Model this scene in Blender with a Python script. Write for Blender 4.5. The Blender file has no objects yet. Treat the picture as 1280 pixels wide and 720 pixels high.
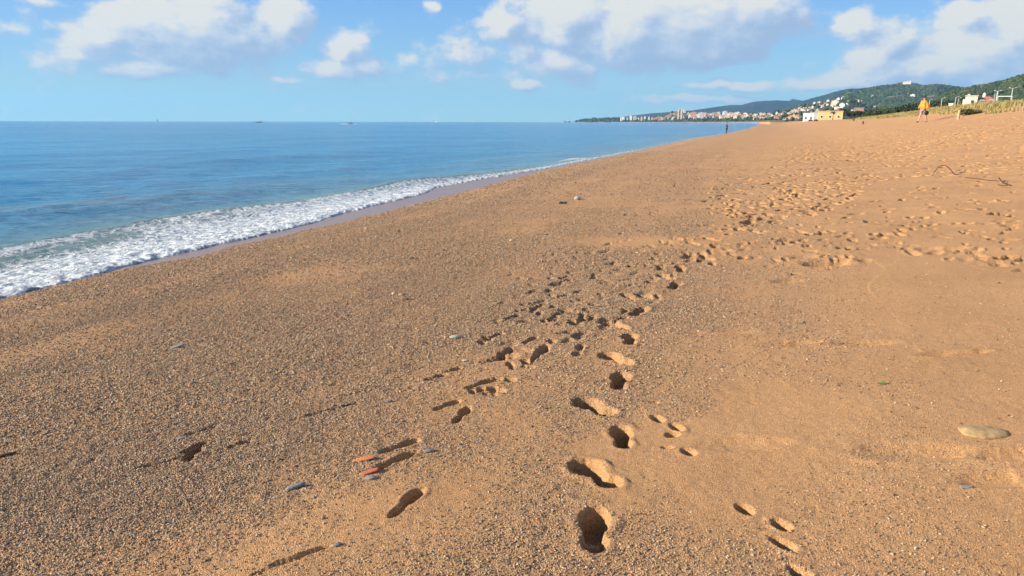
import bpy, math, random
import numpy as np
from mathutils import Vector, Matrix, Euler
random.seed(7); rng = np.random.default_rng(11)
sc = bpy.context.scene
R = math.radians
C = sc.collection

# ------------------------------------------------------------------ camera
HC = 2.10
F = 925.0
PITCH = math.atan(207.7 / F)
cam_d = bpy.data.cameras.new('camera'); cam = bpy.data.objects.new('camera', cam_d); C.objects.link(cam)
cam_d.sensor_width = 36; cam_d.lens = F / 1280 * 36; cam_d.clip_end = 60000; cam_d.clip_start = .05
MR = Matrix.Rotation(R(90) - PITCH, 3, 'X') @ Matrix.Rotation(R(0.12), 3, 'Z')
cam.matrix_world = Matrix.Translation((0, 0, HC)) @ MR.to_4x4()
sc.camera = cam
MRn = np.array(MR)

def ray(px, py):
    px, py = np.broadcast_arrays(np.asarray(px, float), np.asarray(py, float))
    v = np.stack([px - 640, 360 - py, -F * np.ones_like(px)], -1)
    d = v @ MRn.T
    return d / np.hypot(d[..., 0], d[..., 1])[..., None]      # unit horizontal length

def brg(px, py=152.):                                      # bearing of a picture column
    d = ray(px, py); return np.arctan2(d[..., 0], d[..., 1])
def tanel(px, py): return ray(px, py)[..., 2]

# ------------------------------------------------------------------ noise
def h2(ix, iy, seed):
    h = (ix.astype(np.int64) * 374761393 + iy.astype(np.int64) * 668265263 + seed * 974634777) & 0x7fffffff
    h = ((h ^ (h >> 13)) * 1274126177) & 0x7fffffff
    return ((h ^ (h >> 16)) & 0xffff) / 65535.0
def vn(x, y, seed=0):
    ix = np.floor(x); iy = np.floor(y); fx = x - ix; fy = y - iy
    fx = fx * fx * (3 - 2 * fx); fy = fy * fy * (3 - 2 * fy)
    a = h2(ix, iy, seed); b = h2(ix + 1, iy, seed); c = h2(ix, iy + 1, seed); d = h2(ix + 1, iy + 1, seed)
    return (a + (b - a) * fx + (c - a) * fy + (a - b - c + d) * fx * fy) * 2 - 1
def fbm(x, y, o=4, seed=0, g=.5):
    s = 0; a = 1; n = 0
    for k in range(o):
        s = s + a * vn(x * (2 ** k) + 17.3 * k, y * (2 ** k) - 9.1 * k, seed + k); n += a; a *= g
    return s / n
def sst(a, b, x):
    t = np.clip((x - a) / (b - a), 0, 1); return t * t * (3 - 2 * t)

# ------------------------------------------------------------------ shore geometry (u = across, t = along the shore)
BS = R(18.4); NX, NY = math.cos(BS), -math.sin(BS); TX, TY = math.sin(BS), math.cos(BS)
def ut(x, y): return x * NX + y * NY, x * TX + y * TY
def line(pts, z=.15):
    p = np.array(pts, float); d = ray(p[:, 0], p[:, 1]); r = (z - HC) / d[:, 2]
    u, t = ut(d[:, 0] * r, d[:, 1] * r); o = np.argsort(t); return t[o], u[o]
GE = line([(-150, 414), (0, 377), (109, 349), (156, 339), (237, 325), (297, 309), (344, 298), (400, 286), (478, 267), (575, 242), (681, 214), (800, 189), (860, 175.5), (908, 167.6), (935, 161.5)])
FI = line([(-150, 413), (0, 376), (109, 348), (141, 341), (187, 323), (266, 306), (328, 293), (400, 274), (431, 262), (500, 246), (534, 238), (544, 228), (631, 217), (681, 211), (720, 203), (800, 188), (860, 174.5), (908, 166.6), (935, 161)])
FO = line([(-150, 336), (0, 309), (125, 284), (200, 270), (312, 257), (400, 243), (494, 228), (540, 223), (600, 216), (681, 207), (715, 200.5), (800, 186.5), (860, 173.5), (908, 166), (935, 160.6)])
def wob(t, k): return .025 * np.sin(t * 2.1 + k) + .025 * np.sin(t * 5.3 + 2 * k) * (t < 60) - .02
def u_g(t): return np.interp(t, *GE) + .03 * np.sin(t * 3.1)
def u_f(t): return np.minimum(np.interp(t, *FI) + wob(t, 1.), u_g(t) - .02)
def u_o(t): return np.minimum(np.interp(t, *FO) + wob(t * .7, 2.), u_f(t) - .05)
PS = [-60, -8, -3, -1.5, 0, .5, 2, 4, 8.5, 13, 19, 25, 28, 31, 45, 100, 400, 3000]
PZ = [-5, -.8, -.12, .04, .17, .26, .42, .50, .55, .78, 1.75, 2.75, 3.05, 3.2, 3.7, 5, 9, 14]
_ss = np.linspace(-60, 500, 5601); _zz = np.interp(_ss, PS, PZ)
_k = np.hanning(41); _k /= _k.sum(); _z2 = np.convolve(np.pad(_zz, 20, 'edge'), _k, 'valid')
_w = np.clip((np.abs(_ss - 40) < 36) * 1., 0, 1)
_k2 = np.hanning(91); _k2 /= _k2.sum(); _z3 = np.convolve(np.pad(_zz, 45, 'edge'), _k2, 'valid')
_bl = sst(7, 11, _ss); PZs = _z2 * (1 - _bl) + _z3 * _bl; PSs = np.append(_ss, 3000); PZs = np.append(PZs, 14)
_m = _ss < 3; PZs[:-1][_m] = _zz[_m]
RSx = [716, 775, 850, 900, 940, 955, 962]
RSr = [4300, 3600, 2800, 2100, 1200, 760, 560]
RSb = brg(np.array(RSx, float))
def far_q(x, y):
    r = np.hypot(x, y); b = np.arctan2(x, y)
    Rs = np.interp(b, RSb, RSr) * (1 + .012 * np.sin(b * 260))
    q = r - Rs
    return np.where((b < RSb[0]) | (b > RSb[-1] + .02), -500., q)
def s_of(x, y):
    u, t = ut(x, y)
    return u - u_g(t)
def hb(x, y):                                              # smooth ground height
    s = s_of(x, y); r = np.hypot(x, y)
    z = np.interp(s, PSs, PZs)
    dune = np.exp(-((s - 31 - 2 * np.sin(r * .05)) / 5.) ** 2) * (1 - sst(150, 210, r)) * (.55 + .35 * vn(x * .07, y * .07, 5))
    z = z + dune
    q = far_q(x, y)
    return np.maximum(z, np.interp(q, [-60, 0, 40, 200, 1500, 6000], [-6, 0.05, 1.8, 4, 8, 12]))
TT = np.concatenate([np.linspace(1, 12, 900, endpoint=False), np.geomspace(12, 900, 2200)])
def at(px, py):                                            # where a picture point meets the ground
    px = np.atleast_1d(np.asarray(px, float)); py = np.atleast_1d(np.asarray(py, float))
    d = ray(px, py)
    X = d[:, 0:1] * TT; Y = d[:, 1:2] * TT; Zr = HC + d[:, 2:3] * TT
    hit = Zr < hb(X, Y); i = hit.argmax(1); i[~hit.any(1)] = len(TT) - 1
    k = np.arange(len(px)); return X[k, i], Y[k, i]
def at1(px, py):
    x, y = at(px, py); return float(x[0]), float(y[0])

# ------------------------------------------------------------------ materials
def mat(name):
    m = bpy.data.materials.new(name); m.use_nodes = True
    nt = m.node_tree; b = nt.nodes['Principled BSDF']; return m, nt, b
def N(nt, t, **k):
    n = nt.nodes.new(t)
    for a, v in k.items():
        if a.startswith('i_'):
            n.inputs[a[2:].replace('_', ' ')].default_value = v
        else: setattr(n, a, v)
    return n
def Lk(nt, a, b): nt.links.new(a, b)
def M_(nt, op, a, b=None, c=None, clamp=False):
    n = nt.nodes.new('ShaderNodeMath'); n.operation = op; n.use_clamp = clamp
    for i, v in enumerate((a, b, c)):
        if v is None: continue
        if isinstance(v, (int, float)): n.inputs[i].default_value = v
        else: nt.links.new(v, n.inputs[i])
    return n.outputs[0]
def ramp(nt, fac, stops, interp='LINEAR'):
    n = nt.nodes.new('ShaderNodeValToRGB'); n.color_ramp.interpolation = interp
    e = n.color_ramp.elements
    while len(e) < len(stops): e.new(.5)
    for el, (p, c) in zip(e, stops): el.position = p; el.color = (*c, 1) if len(c) == 3 else c
    nt.links.new(fac, n.inputs[0]); return n.outputs[0]
def mixc(nt, fac, a, b, mode='MIX'):
    n = nt.nodes.new('ShaderNodeMix'); n.data_type = 'RGBA'; n.blend_type = mode
    for i, v in ((0, fac), (6, a), (7, b)):
        if isinstance(v, (int, float)): n.inputs[i].default_value = v
        elif isinstance(v, tuple): n.inputs[i].default_value = (*v, 1)
        else: nt.links.new(v, n.inputs[i])
    return n.outputs[2]
def sstn(nt, x, a, b):
    n = nt.nodes.new('ShaderNodeMapRange'); n.interpolation_type = 'SMOOTHSTEP'
    nt.links.new(x, n.inputs[0]); n.inputs[1].default_value = a; n.inputs[2].default_value = b
    return n.outputs[0]
def simple(name, col, rough=.8, var=.18, scale=8., metal=0):
    m, nt, b = mat(name)
    tc = N(nt, 'ShaderNodeTexCoord'); nz = N(nt, 'ShaderNodeTexNoise', i_Scale=scale, i_Detail=6.)
    Lk(nt, tc.outputs['Object'], nz.inputs['Vector'])
    c = ramp(nt, nz.outputs[0], [(.3, tuple(v * (1 - var) for v in col)), (.7, tuple(min(1, v * (1 + var)) for v in col))])
    Lk(nt, c, b.inputs['Base Color']); b.inputs['Roughness'].default_value = rough; b.inputs['Metallic'].default_value = metal
    bp = N(nt, 'ShaderNodeBump', i_Strength=.25, i_Distance=.02); Lk(nt, nz.outputs[0], bp.inputs['Height']); Lk(nt, bp.outputs[0], b.inputs['Normal'])
    return m

PEB = [(0, (.34, .225, .14)), (.12, (.15, .09, .055)), (.22, (.44, .33, .21)), (.34, (.22, .175, .13)), (.44, (.45, .28, .155)),
       (.55, (.09, .07, .055)), (.64, (.38, .26, .15)), (.74, (.56, .43, .28)), (.82, (.40, .17, .075)), (.88, (.22, .20, .13)), (.94, (.66, .56, .42))]
PEB = [(p_, tuple(v * k_ for v, k_ in zip(c_, (.90, .86, .80)))) for p_, c_ in PEB]
PEB[-1] = (.95, (.48, .39, .28))
def sand_mat():
    m, nt, b = mat('beach sand')
    g = N(nt, 'ShaderNodeNewGeometry'); P = g.outputs['Position']
    ag = N(nt, 'ShaderNodeAttribute', attribute_name='gravel').outputs['Fac']
    aw = N(nt, 'ShaderNodeAttribute', attribute_name='wet').outputs['Fac']
    al = N(nt, 'ShaderNodeAttribute', attribute_name='land').outputs['Fac']
    n1 = N(nt, 'ShaderNodeTexNoise', i_Scale=.9, i_Detail=5.); Lk(nt, P, n1.inputs['Vector'])
    n2 = N(nt, 'ShaderNodeTexNoise', i_Scale=14., i_Detail=4.); Lk(nt, P, n2.inputs['Vector'])
    v1 = N(nt, 'ShaderNodeTexVoronoi', i_Scale=270.); Lk(nt, P, v1.inputs['Vector'])
    v2 = N(nt, 'ShaderNodeTexVoronoi', i_Scale=120.); Lk(nt, P, v2.inputs['Vector'])
    def rnd(v):
        s = N(nt, 'ShaderNodeSeparateColor'); Lk(nt, v.outputs['Color'], s.inputs[0]); return s.outputs[0]
    base = ramp(nt, n1.outputs[0], [(.33, (.415, .232, .105)), (.67, (.53, .306, .142))])
    base = mixc(nt, sstn(nt, n2.outputs[0], .3, .75), base, (.49, .278, .125))
    grain = ramp(nt, rnd(v1), [(0, (.52, .49, .45)), (.25, (.84, .82, .79)), (.7, (1.06, 1.04, 1.0)), (1, (1.4, 1.38, 1.3))])
    fine = mixc(nt, 1., base, grain, 'MULTIPLY')
    peb = ramp(nt, rnd(v2), PEB, 'CONSTANT')
    peb = mixc(nt, .25, peb, (.42, .235, .11))
    gm = M_(nt, 'MULTIPLY', ag, .8)
    col = mixc(nt, gm, fine, peb)
    n3 = N(nt, 'ShaderNodeTexNoise', i_Scale=.05, i_Detail=6.); Lk(nt, P, n3.inputs['Vector'])
    veg = ramp(nt, n3.outputs[0], [(.35, (.07, .085, .035)), (.6, (.16, .14, .07))])
    col = mixc(nt, al, col, veg)
    col = mixc(nt, M_(nt, 'MULTIPLY', aw, .85), col, (.20, .128, .10))
    Lk(nt, col, b.inputs['Base Color'])
    Lk(nt, M_(nt, 'SUBTRACT', .92, M_(nt, 'MULTIPLY', aw, .62)), b.inputs['Roughness'])
    b.inputs['Specular IOR Level'].default_value = .35
    h = M_(nt, 'ADD', M_(nt, 'MULTIPLY', v1.outputs['Distance'], -.5), M_(nt, 'MULTIPLY', M_(nt, 'MULTIPLY', v2.outputs['Distance'], -1.2), M_(nt, 'ADD', ag, .05)))
    bp = N(nt, 'ShaderNodeBump', i_Distance=.009); Lk(nt, h, bp.inputs['Height'])
    Lk(nt, M_(nt, 'SUBTRACT', .95, M_(nt, 'MULTIPLY', aw, .9)), bp.inputs['Strength'])
    Lk(nt, bp.outputs[0], b.inputs['Normal'])
    return m
def gravel_mat():
    m, nt, b = mat('beach gravel')
    g = N(nt, 'ShaderNodeNewGeometry')
    c = ramp(nt, g.outputs['Random Per Island'], PEB, 'CONSTANT')
    c = mixc(nt, .10, c, (.42, .25, .125))
    Lk(nt, c, b.inputs['Base Color']); b.inputs['Roughness'].default_value = .75
    return m
def water_mat():
    m, nt, b = mat('sea water')
    P = N(nt, 'ShaderNodeNewGeometry').outputs['Position']
    foam = N(nt, 'ShaderNodeAttribute', attribute_name='foam').outputs['Fac']
    shal = N(nt, 'ShaderNodeAttribute', attribute_name='shallow').outputs['Fac']
    mp = N(nt, 'ShaderNodeMapping'); Lk(nt, P, mp.inputs[0]); mp.inputs['Rotation'].default_value = (0, 0, R(8)); mp.inputs['Scale'].default_value = (.55, 1.3, 1)
    a = N(nt, 'ShaderNodeTexNoise', i_Scale=.035, i_Detail=5.); Lk(nt, mp.outputs[0], a.inputs['Vector'])
    nz = N(nt, 'ShaderNodeTexNoise', i_Scale=2.2, i_Detail=8., i_Roughness=.6); Lk(nt, mp.outputs[0], nz.inputs['Vector'])
    nf = N(nt, 'ShaderNodeTexNoise', i_Scale=.22, i_Detail=6., i_Roughness=.65); Lk(nt, mp.outputs[0], nf.inputs['Vector'])
    deep = ramp(nt, a.outputs[0], [(.35, (.004, .15, .32)), (.65, (.010, .225, .44))])
    col = mixc(nt, shal, deep, (.16, .25, .22))
    # lacy foam
    mf = N(nt, 'ShaderNodeMapping'); Lk(nt, P, mf.inputs[0]); mf.inputs['Rotation'].default_value = (0, 0, R(18)); mf.inputs['Scale'].default_value = (1.2, .8, 1)
    w = N(nt, 'ShaderNodeTexNoise', i_Scale=3., i_Detail=3.); Lk(nt, mf.outputs[0], w.inputs['Vector'])
    add = N(nt, 'ShaderNodeVectorMath', operation='MULTIPLY_ADD'); Lk(nt, w.outputs['Color'], add.inputs[0]); add.inputs[1].default_value = (.5, .5, 0); Lk(nt, mf.outputs[0], add.inputs[2])
    vo = N(nt, 'ShaderNodeTexVoronoi', i_Scale=4.2, feature='DISTANCE_TO_EDGE'); Lk(nt, add.outputs[0], vo.inputs['Vector'])
    vo2 = N(nt, 'ShaderNodeTexVoronoi', i_Scale=13., feature='DISTANCE_TO_EDGE'); Lk(nt, add.outputs[0], vo2.inputs['Vector'])
    n2 = N(nt, 'ShaderNodeTexNoise', i_Scale=5., i_Detail=8., i_Roughness=.7); Lk(nt, mf.outputs[0], n2.inputs['Vector'])
    lace = M_(nt, 'SUBTRACT', 1., M_(nt, 'ADD', M_(nt, 'MULTIPLY', vo.outputs[0], 1.5), M_(nt, 'MULTIPLY', vo2.outputs[0], .7)))
    v = M_(nt, 'ADD', M_(nt, 'MULTIPLY', lace, .38), M_(nt, 'MULTIPLY', n2.outputs[0], .7))      # about .3 .. 1
    k = M_(nt, 'ADD', v, M_(nt, 'MULTIPLY', foam, 1.05))
    fm = M_(nt, 'MULTIPLY', sstn(nt, k, .98, 1.30), sstn(nt, foam, .02, .12))
    fcol = mixc(nt, sstn(nt, v, .50, .78), (.36, .43, .48), (.70, .73, .73))
    col = mixc(nt, fm, col, fcol)
    Lk(nt, col, b.inputs['Base Color'])
    Lk(nt, M_(nt, 'ADD', .13, M_(nt, 'MULTIPLY', fm, .6)), b.inputs['Roughness'])
    b.inputs['IOR'].default_value = 1.33
    hh = M_(nt, 'ADD', M_(nt, 'ADD', M_(nt, 'MULTIPLY', nz.outputs[0], .20), M_(nt, 'MULTIPLY', nf.outputs[0], .95)), M_(nt, 'MULTIPLY', M_(nt, 'MULTIPLY', fm, v), .10))
    bp = N(nt, 'ShaderNodeBump', i_Strength=.85, i_Distance=1.); Lk(nt, hh, bp.inputs['Height']); Lk(nt, bp.outputs[0], b.inputs['Normal'])
    return m

# ------------------------------------------------------------------ mesh helpers
def link(o, label=None, cat=None, group=None, kind=None, parent=None):
    C.objects.link(o)
    if parent: o.parent = parent
    if label: o['label'] = label
    if cat: o['category'] = cat
    if group: o['group'] = group
    if kind: o['kind'] = kind
    return o
def npmesh(name, co, quads=None, tris=None, material=None, smooth=True):
    me = bpy.data.meshes.new(name); me.vertices.add(len(co)); me.vertices.foreach_set('co', np.ascontiguousarray(co, np.float32).ravel())
    idx = []; tot = []
    if quads is not None and len(quads): idx.append(quads.ravel()); tot.append(np.full(len(quads), 4))
    if tris is not None and len(tris): idx.append(tris.ravel()); tot.append(np.full(len(tris), 3))
    idx = np.concatenate(idx).astype(np.int32); tot = np.concatenate(tot).astype(np.int32)
    me.loops.add(len(idx)); me.loops.foreach_set('vertex_index', idx)
    me.polygons.add(len(tot)); st = np.concatenate([[0], np.cumsum(tot)[:-1]]).astype(np.int32)
    me.polygons.foreach_set('loop_start', st); me.polygons.foreach_set('loop_total', tot)
    me.polygons.foreach_set('use_smooth', np.full(len(tot), smooth))
    me.update(calc_edges=True)
    if material: me.materials.append(material)
    return me
def gridfaces(nr, nc, keep=None):
    i = np.arange(nr - 1)[:, None] * nc + np.arange(nc - 1)[None]
    q = np.stack([i, i + 1, i + nc + 1, i + nc], -1)     # wound so that normals point up for (r,theta) grids
    if keep is not None: q = q[keep]
    return q.reshape(-1, 4)
def attr(me, name, v):
    a = me.attributes.new(name, 'FLOAT', 'POINT'); a.data.foreach_set('value', np.ascontiguousarray(v, np.float32).ravel())
def compact(co, q, *at_):
    used = np.unique(q); mp = np.zeros(len(co), np.int64); mp[used] = np.arange(len(used))
    return (co[used], mp[q]) + tuple(a.ravel()[used] for a in at_)

class MB:                                                   # a small mesh collector: boxes, tubes, lathes, prisms
    def __init__(s): s.v = []; s.f = []; s.m = []; s.k = 0
    def add(s, vs, fs, k=None):
        o = len(s.v); s.v += [tuple(v) for v in vs]; s.f += [tuple(i + o for i in f) for f in fs]; s.m += [s.k if k is None else k] * len(fs)
    def box(s, x0, x1, y0, y1, z0, z1, k=None):
        s.add([(x0, y0, z0), (x1, y0, z0), (x1, y1, z0), (x0, y1, z0), (x0, y0, z1), (x1, y0, z1), (x1, y1, z1), (x0, y1, z1)],
              [(0, 3, 2, 1), (4, 5, 6, 7), (0, 1, 5, 4), (1, 2, 6, 5), (2, 3, 7, 6), (3, 0, 4, 7)], k)
    def gable(s, x0, x1, y0, y1, z, h, ov=.4, k=None):
        x0 -= ov; x1 += ov; y0 -= ov; y1 += ov; ym = (y0 + y1) / 2
        s.add([(x0, y0, z), (x1, y0, z), (x1, y1, z), (x0, y1, z), (x0, ym, z + h), (x1, ym, z + h)],
              [(0, 1, 5, 4), (2, 3, 4, 5), (0, 4, 3), (1, 2, 5), (0, 3, 2, 1)], k)
    def hip(s, x0, x1, y0, y1, z, h, ov=.4, k=None):
        x0 -= ov; x1 += ov; y0 -= ov; y1 += ov; ym = (y0 + y1) / 2; a = min((x1 - x0) * .35, (y1 - y0) / 2)
        s.add([(x0, y0, z), (x1, y0, z), (x1, y1, z), (x0, y1, z), (x0 + a, ym, z + h), (x1 - a, ym, z + h)],
              [(0, 1, 5, 4), (2, 3, 4, 5), (0, 4, 3), (1, 2, 5), (0, 3, 2, 1)], k)
    def tube(s, pts, rad, n=8, k=None):
        pts = [Vector(p) for p in pts]
        if not hasattr(rad, '__len__'): rad = [rad] * len(pts)
        vs = []; fs = []
        up = Vector((0, 0, 1))
        for i, p in enumerate(pts):
            d = (pts[min(i + 1, len(pts) - 1)] - pts[max(i - 1, 0)]).normalized()
            a = d.cross(up if abs(d.z) < .95 else Vector((1, 0, 0))).normalized(); b = d.cross(a)
            for j in range(n):
                w = 2 * math.pi * j / n; vs.append(p + (a * math.cos(w) + b * math.sin(w)) * rad[i])
        for i in range(len(pts) - 1):
            for j in range(n):
                j2 = (j + 1) % n; fs.append((i * n + j, i * n + j2, (i + 1) * n + j2, (i + 1) * n + j))
        fs.append(tuple(range(n))[::-1]); fs.append(tuple((len(pts) - 1) * n + j for j in range(n)))
        s.add(vs, fs, k)
    def build(s, name, mats, parent=None, smooth=False, **kw):
        me = bpy.data.meshes.new(name); me.from_pydata(s.v, [], s.f); me.update()
        for m in (mats if isinstance(mats, (list, tuple)) else [mats]): me.materials.append(m)
        me.polygons.foreach_set('material_index', s.m)
        if smooth: me.polygons.foreach_set('use_smooth', [True] * len(s.f))
        return link(bpy.data.objects.new(name, me), parent=parent, **kw)
def empty(name, loc, rz=0, label=None, cat=None, group=None):
    o = bpy.data.objects.new(name, None); o.location = loc; o.rotation_euler = (0, 0, rz); o.empty_display_size = .2
    return link(o, label, cat, group)
def copy_thing(src, loc, rz=0, sc_=1, label=None, group=None):
    r = src.copy(); C.objects.link(r); r.location = loc; r.rotation_euler = (0, 0, rz); r.scale = (sc_,) * 3 if not hasattr(sc_, '__len__') else sc_
    if label: r['label'] = label
    if group: r['group'] = group
    for ch in list(src.children):
        c = ch.copy(); C.objects.link(c); c.parent = r
        for g in ch.children:
            d = g.copy(); C.objects.link(d); d.parent = c
    return r

# ------------------------------------------------------------------ GROUND (one sheet; finer near the eye)
th_c = np.arange(-R(40), R(40), .0013)
wing = R(40) + np.cumsum(np.geomspace(.002, .09, 44)); 
th = np.concatenate([-wing[::-1], th_c, wing])
rr = [0.35]
while rr[-1] < 6200:
    r = rr[-1]
    if r < 1.6: d = .03
    elif r < 10: d = max(.0042, r * r * .00072)
    elif r < 42: d = .052
    elif r < 75: d = .08
    else: d = r * .02
    rr.append(r + d)
rr = np.array(rr)
RRg, THg = np.meshgrid(rr, th, indexing='ij')
X = RRg * np.sin(THg); Y = RRg * np.cos(THg)
Zb = hb(X, Y); S = s_of(X, Y)
near = RRg < 120
Z = Zb.copy()
gravel_n = fbm(X * .55, Y * .9, 3, 21)
GRAV = np.interp(S, [-.1, 0.05, .6, 2.2, 3.0, 4.2, 5.4, 6.6, 7.8, 9.2, 11], [0, 1, 1, 1, .92, .85, .80, .42, .11, .03, .01])
GRAV = np.clip(GRAV + 1.0 * gravel_n * (GRAV > .03) * (S > .3) * (1 - sst(6.5, 9, S)), 0.0, 1)
_ln = fbm(X * NX * 2.4 + Y * NY * 2.4, (X * TX + Y * TY) * .16, 3, 27)
GRAV = np.clip(GRAV + .75 * _ln * (S > .6) * (1 - sst(6.5, 9.5, S)) * (GRAV > .03), 0, 1)
GRAV = np.where((S > .3) & (S < 5.5), np.maximum(GRAV, .42), GRAV)
GRAV *= 1 - .45 * sst(7, 14, RRg) * sst(2.4, 3.4, S)
GRAV *= 1 - .5 * sst(25, 90, RRg)
fade = 1 - sst(30, 120, RRg)
dry = sst(-.15, .4, S)
Z += near * fade * dry * (.018 * fbm(X * .8, Y * .8, 3, 31) + .0045 * fbm(X * 5, Y * 5, 3, 41) + .010 * fbm(X * .5 + Y * 2.2, Y * .3, 2, 47) * (S > 9))
Z += (RRg < 12) * dry * (.0030 * fbm(X * 28, Y * 28, 3, 51) * (1 + GRAV))
Z += (RRg > 10) * (RRg < 75) * dry * .020 * fbm(X * 1.6, Y * 3.8, 3, 61) * sst(8, 14, S)

prints = []                                                # x, y, heading, length scale, depth, kind
def fp(px, py, head=0., L=1., D=.045, k='boot', W=1.):
    x, y = at1(px, py)
    if k == 'boot' and head >= 18 and px < 770 and y < 12: L *= .82; D *= .72; W *= .62
    prints.append((x, y, R(head), L, D, k, W * (1.14 if k == 'boot' and y < 8 else 1)))
# deep boot trail running away from the viewer
for a in [(742, 662, 8, 1.05, .060), (744, 593, -28, 1.0, .072, 'boot', 1.2), (777, 545, 6, .92, .052), (742, 508, -30, 1.0, .068, 'boot', 1.2), (774, 477, 14, 1., .052),
          (769, 449, -30, 1, .062, 'boot', 1.15), (787, 424, 10, .95, .045), (770, 406, -24, .95, .042), (798, 389, 30, 1, .045), (786, 371, -15, .9, .035), (811, 371, -35, .95, .04),
          (843, 357, 28, 1, .045), (832, 346, -20, .95, .04), (850, 337, 10, 1, .045), (826, 335, 20, .9, .035), (878, 319, 10, 1.0, .045), (866, 305, -15, .95, .04),
          (889, 300, -20, 1, .045), (893, 308, 15, 1, .04), (921, 287, 20, 1, .045), (940, 272, -15, 1, .05)]:
    fp(*a)
# a second, shallower trail in the gravel
for a in [(508, 632, 24, 1.0, .040), (494, 577, 40, 1.05, .036), (500, 558, 48, .95, .03), (577, 519, 18, .95, .040), (558, 507, 42, .8, .026), (601, 480, 45, 1.0, .034),
          (545, 472, 48, .7, .03), (566, 463, 45, .6, .026), (632, 440, 30, .7, .03), (618, 421, 40, .8, .036), (662, 426, 30, .85, .036), (667, 451, 20, .8, .036),
          (640, 396, 40, .8, .036), (672, 378, 44, .9, .032), (664, 364, 30, .8, .034), (702, 369, 50, .8, .028), (707, 350, 45, .8, .036), (728, 318, 60, .8, .03),
          (688, 402, 50, .7, .026), (716, 403, 60, .5, .022), (648, 305, 60, .5, .03), (636, 343, 50, .5, .02),
          (243, 562, 30, .6, .045), (252, 540, 45, .7, .026), (300, 558, 50, .5, .022), (240, 570, 0, .5, .03), (207, 578, 56, 1.0, .018, 'boot', .5), (428, 510, 55, .8, .018, 'boot', .6), (385, 521, 52, .8, .018, 'boot', .6),
          (445, 492, 52, .7, .018, 'boot', .6), (376, 697, 56, .9, .014, 'boot', .45), (350, 708, 54, .8, .012, 'boot', .4), (705, 345, 40, .7, .03), (741, 343, 50, .7, .03), (763, 329, 45, .8, .03)]:
    fp(*a)
# small narrow prints and dimples
for a in [(822, 524, -20, .42, .030), (846, 534, -24, .42, .030), (840, 543, 60, .35, .026), (861, 565, -28, .38, .034), (931, 636, -24, .38, .034), (977, 655, -30, .36, .032),
          (980, 677, -28, .46, .036), (1001, 715, -26, .5, .030), (725, 436, 0, .5, .028), (721, 443, 30, .5, .026), (728, 432, 0, .3, .026), (818, 503, 0, .16, .014), (834, 559, 0, .16, .014)]:
    fp(*a, 'oval')
# shallow old prints with soft edges on the right, pushed up into little ridges
for a in [(1033, 331, 74, 1.9, .060, 1.5), (1004, 322, 80, 1.3, .040, 1.2), (1050, 328, 60, 1.0, .045, 1.2), (1160, 311, 78, 1.2, .045, 1.1), (1190, 311, 80, 1.5, .034, 1.1), (1216, 312, 75, .8, .04, 1.),
          (1256, 323, 82, 1.0, .04, 1.), (1278, 338, 70, .9, .04, 1.), (982, 431, 84, 1.5, .022, .7), (1005, 430, 84, 1.0, .022, .7), (1080, 430, 86, 1.6, .024, .7), (1178, 443, 82, 1.2, .024, .7),
          (1216, 441, 82, .9, .028, .7), (918, 415, 92, 1.2, .018, .6), (868, 417, 80, .8, .012, .6), (1145, 566, 96, 2.1, .026, .8), (1262, 570, 80, 1.2, .024, .9), (1240, 600, 84, 1.2, .020, .9),
          (925, 556, 86, 1.6, .015, .8), (1208, 281, 60, 1.0, .05, 1.), (1262, 284, 80, 1.0, .05, 1.), (1250, 277, 80, 1., .05, 1.), (985, 352, 80, 1.2, .03, 1.), (1110, 262, 70, 1., .04, 1.)]:
    fp(*a[:5], 'soft', a[5])
# the trodden bands farther on, scattered by area
def scatter(poly, n, kinds, D, seed):
    rg = np.random.default_rng(seed); P = np.array(poly, float); out = []
    lo = P.min(0); hi = P.max(0)
    while len(out) < n:
        q = rg.uniform(lo, hi); c = False; j = len(P) - 1
        for i in range(len(P)):
            if (P[i, 1] > q[1]) != (P[j, 1] > q[1]) and q[0] < (P[j, 0] - P[i, 0]) * (q[1] - P[i, 1]) / (P[j, 1] - P[i, 1]) + P[i, 0]: c = not c
            j = i
        if c: out.append(q)
    out = np.array(out); x, y = at(out[:, 0], out[:, 1])
    for i in range(n):
        k = kinds[rg.integers(len(kinds))]
        Dl = D * (1 if seed in (1, 5) else float(np.interp(math.hypot(x[i], y[i]), [10, 16, 30, 50], [.42, .62, 1.0, 1.25])))
        prints.append((x[i], y[i], rg.normal(R(35), .6), rg.uniform(.45, 1.0) * (.62 if seed == 1 else 1.3 if seed in (2, 4, 6) else 1), Dl * rg.uniform(.35, 1.15), k, rg.uniform(.8, 1.2)))
scatter([(690, 330), (735, 262), (850, 226), (905, 250), (900, 300), (850, 345), (790, 372), (730, 400), (640, 440), (655, 380)], 75, ['oval', 'oval', 'boot'], .026, 1)
scatter([(560, 470), (600, 400), (690, 300), (860, 235), (900, 300), (820, 380), (700, 450), (600, 500)], 75, ['oval', 'boot'], .026, 1)
scatter([(880, 250), (900, 205), (985, 178), (1100, 160), (1280, 150), (1280, 215), (1100, 225), (1040, 262), (930, 285)], 760, ['boot', 'oval', 'boot', 'soft'], .10, 2)
scatter([(850, 330), (880, 230), (1280, 190), (1280, 340), (1120, 322), (1000, 345), (900, 335)], 330, ['soft', 'oval', 'boot', 'soft', 'soft'], .11, 3)
scatter([(960, 175), (1100, 158), (1280, 145), (1280, 165), (1100, 200), (980, 205)], 1100, ['boot', 'oval', 'soft'], .13, 4)
scatter([(940, 215), (1060, 185), (1120, 200), (1040, 240), (960, 262)], 120, ['boot', 'oval'], .10, 6)
scatter([(700, 330), (900, 270), (860, 360), (760, 420), (690, 450), (610, 460)], 60, ['oval'], .022, 5)

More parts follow.
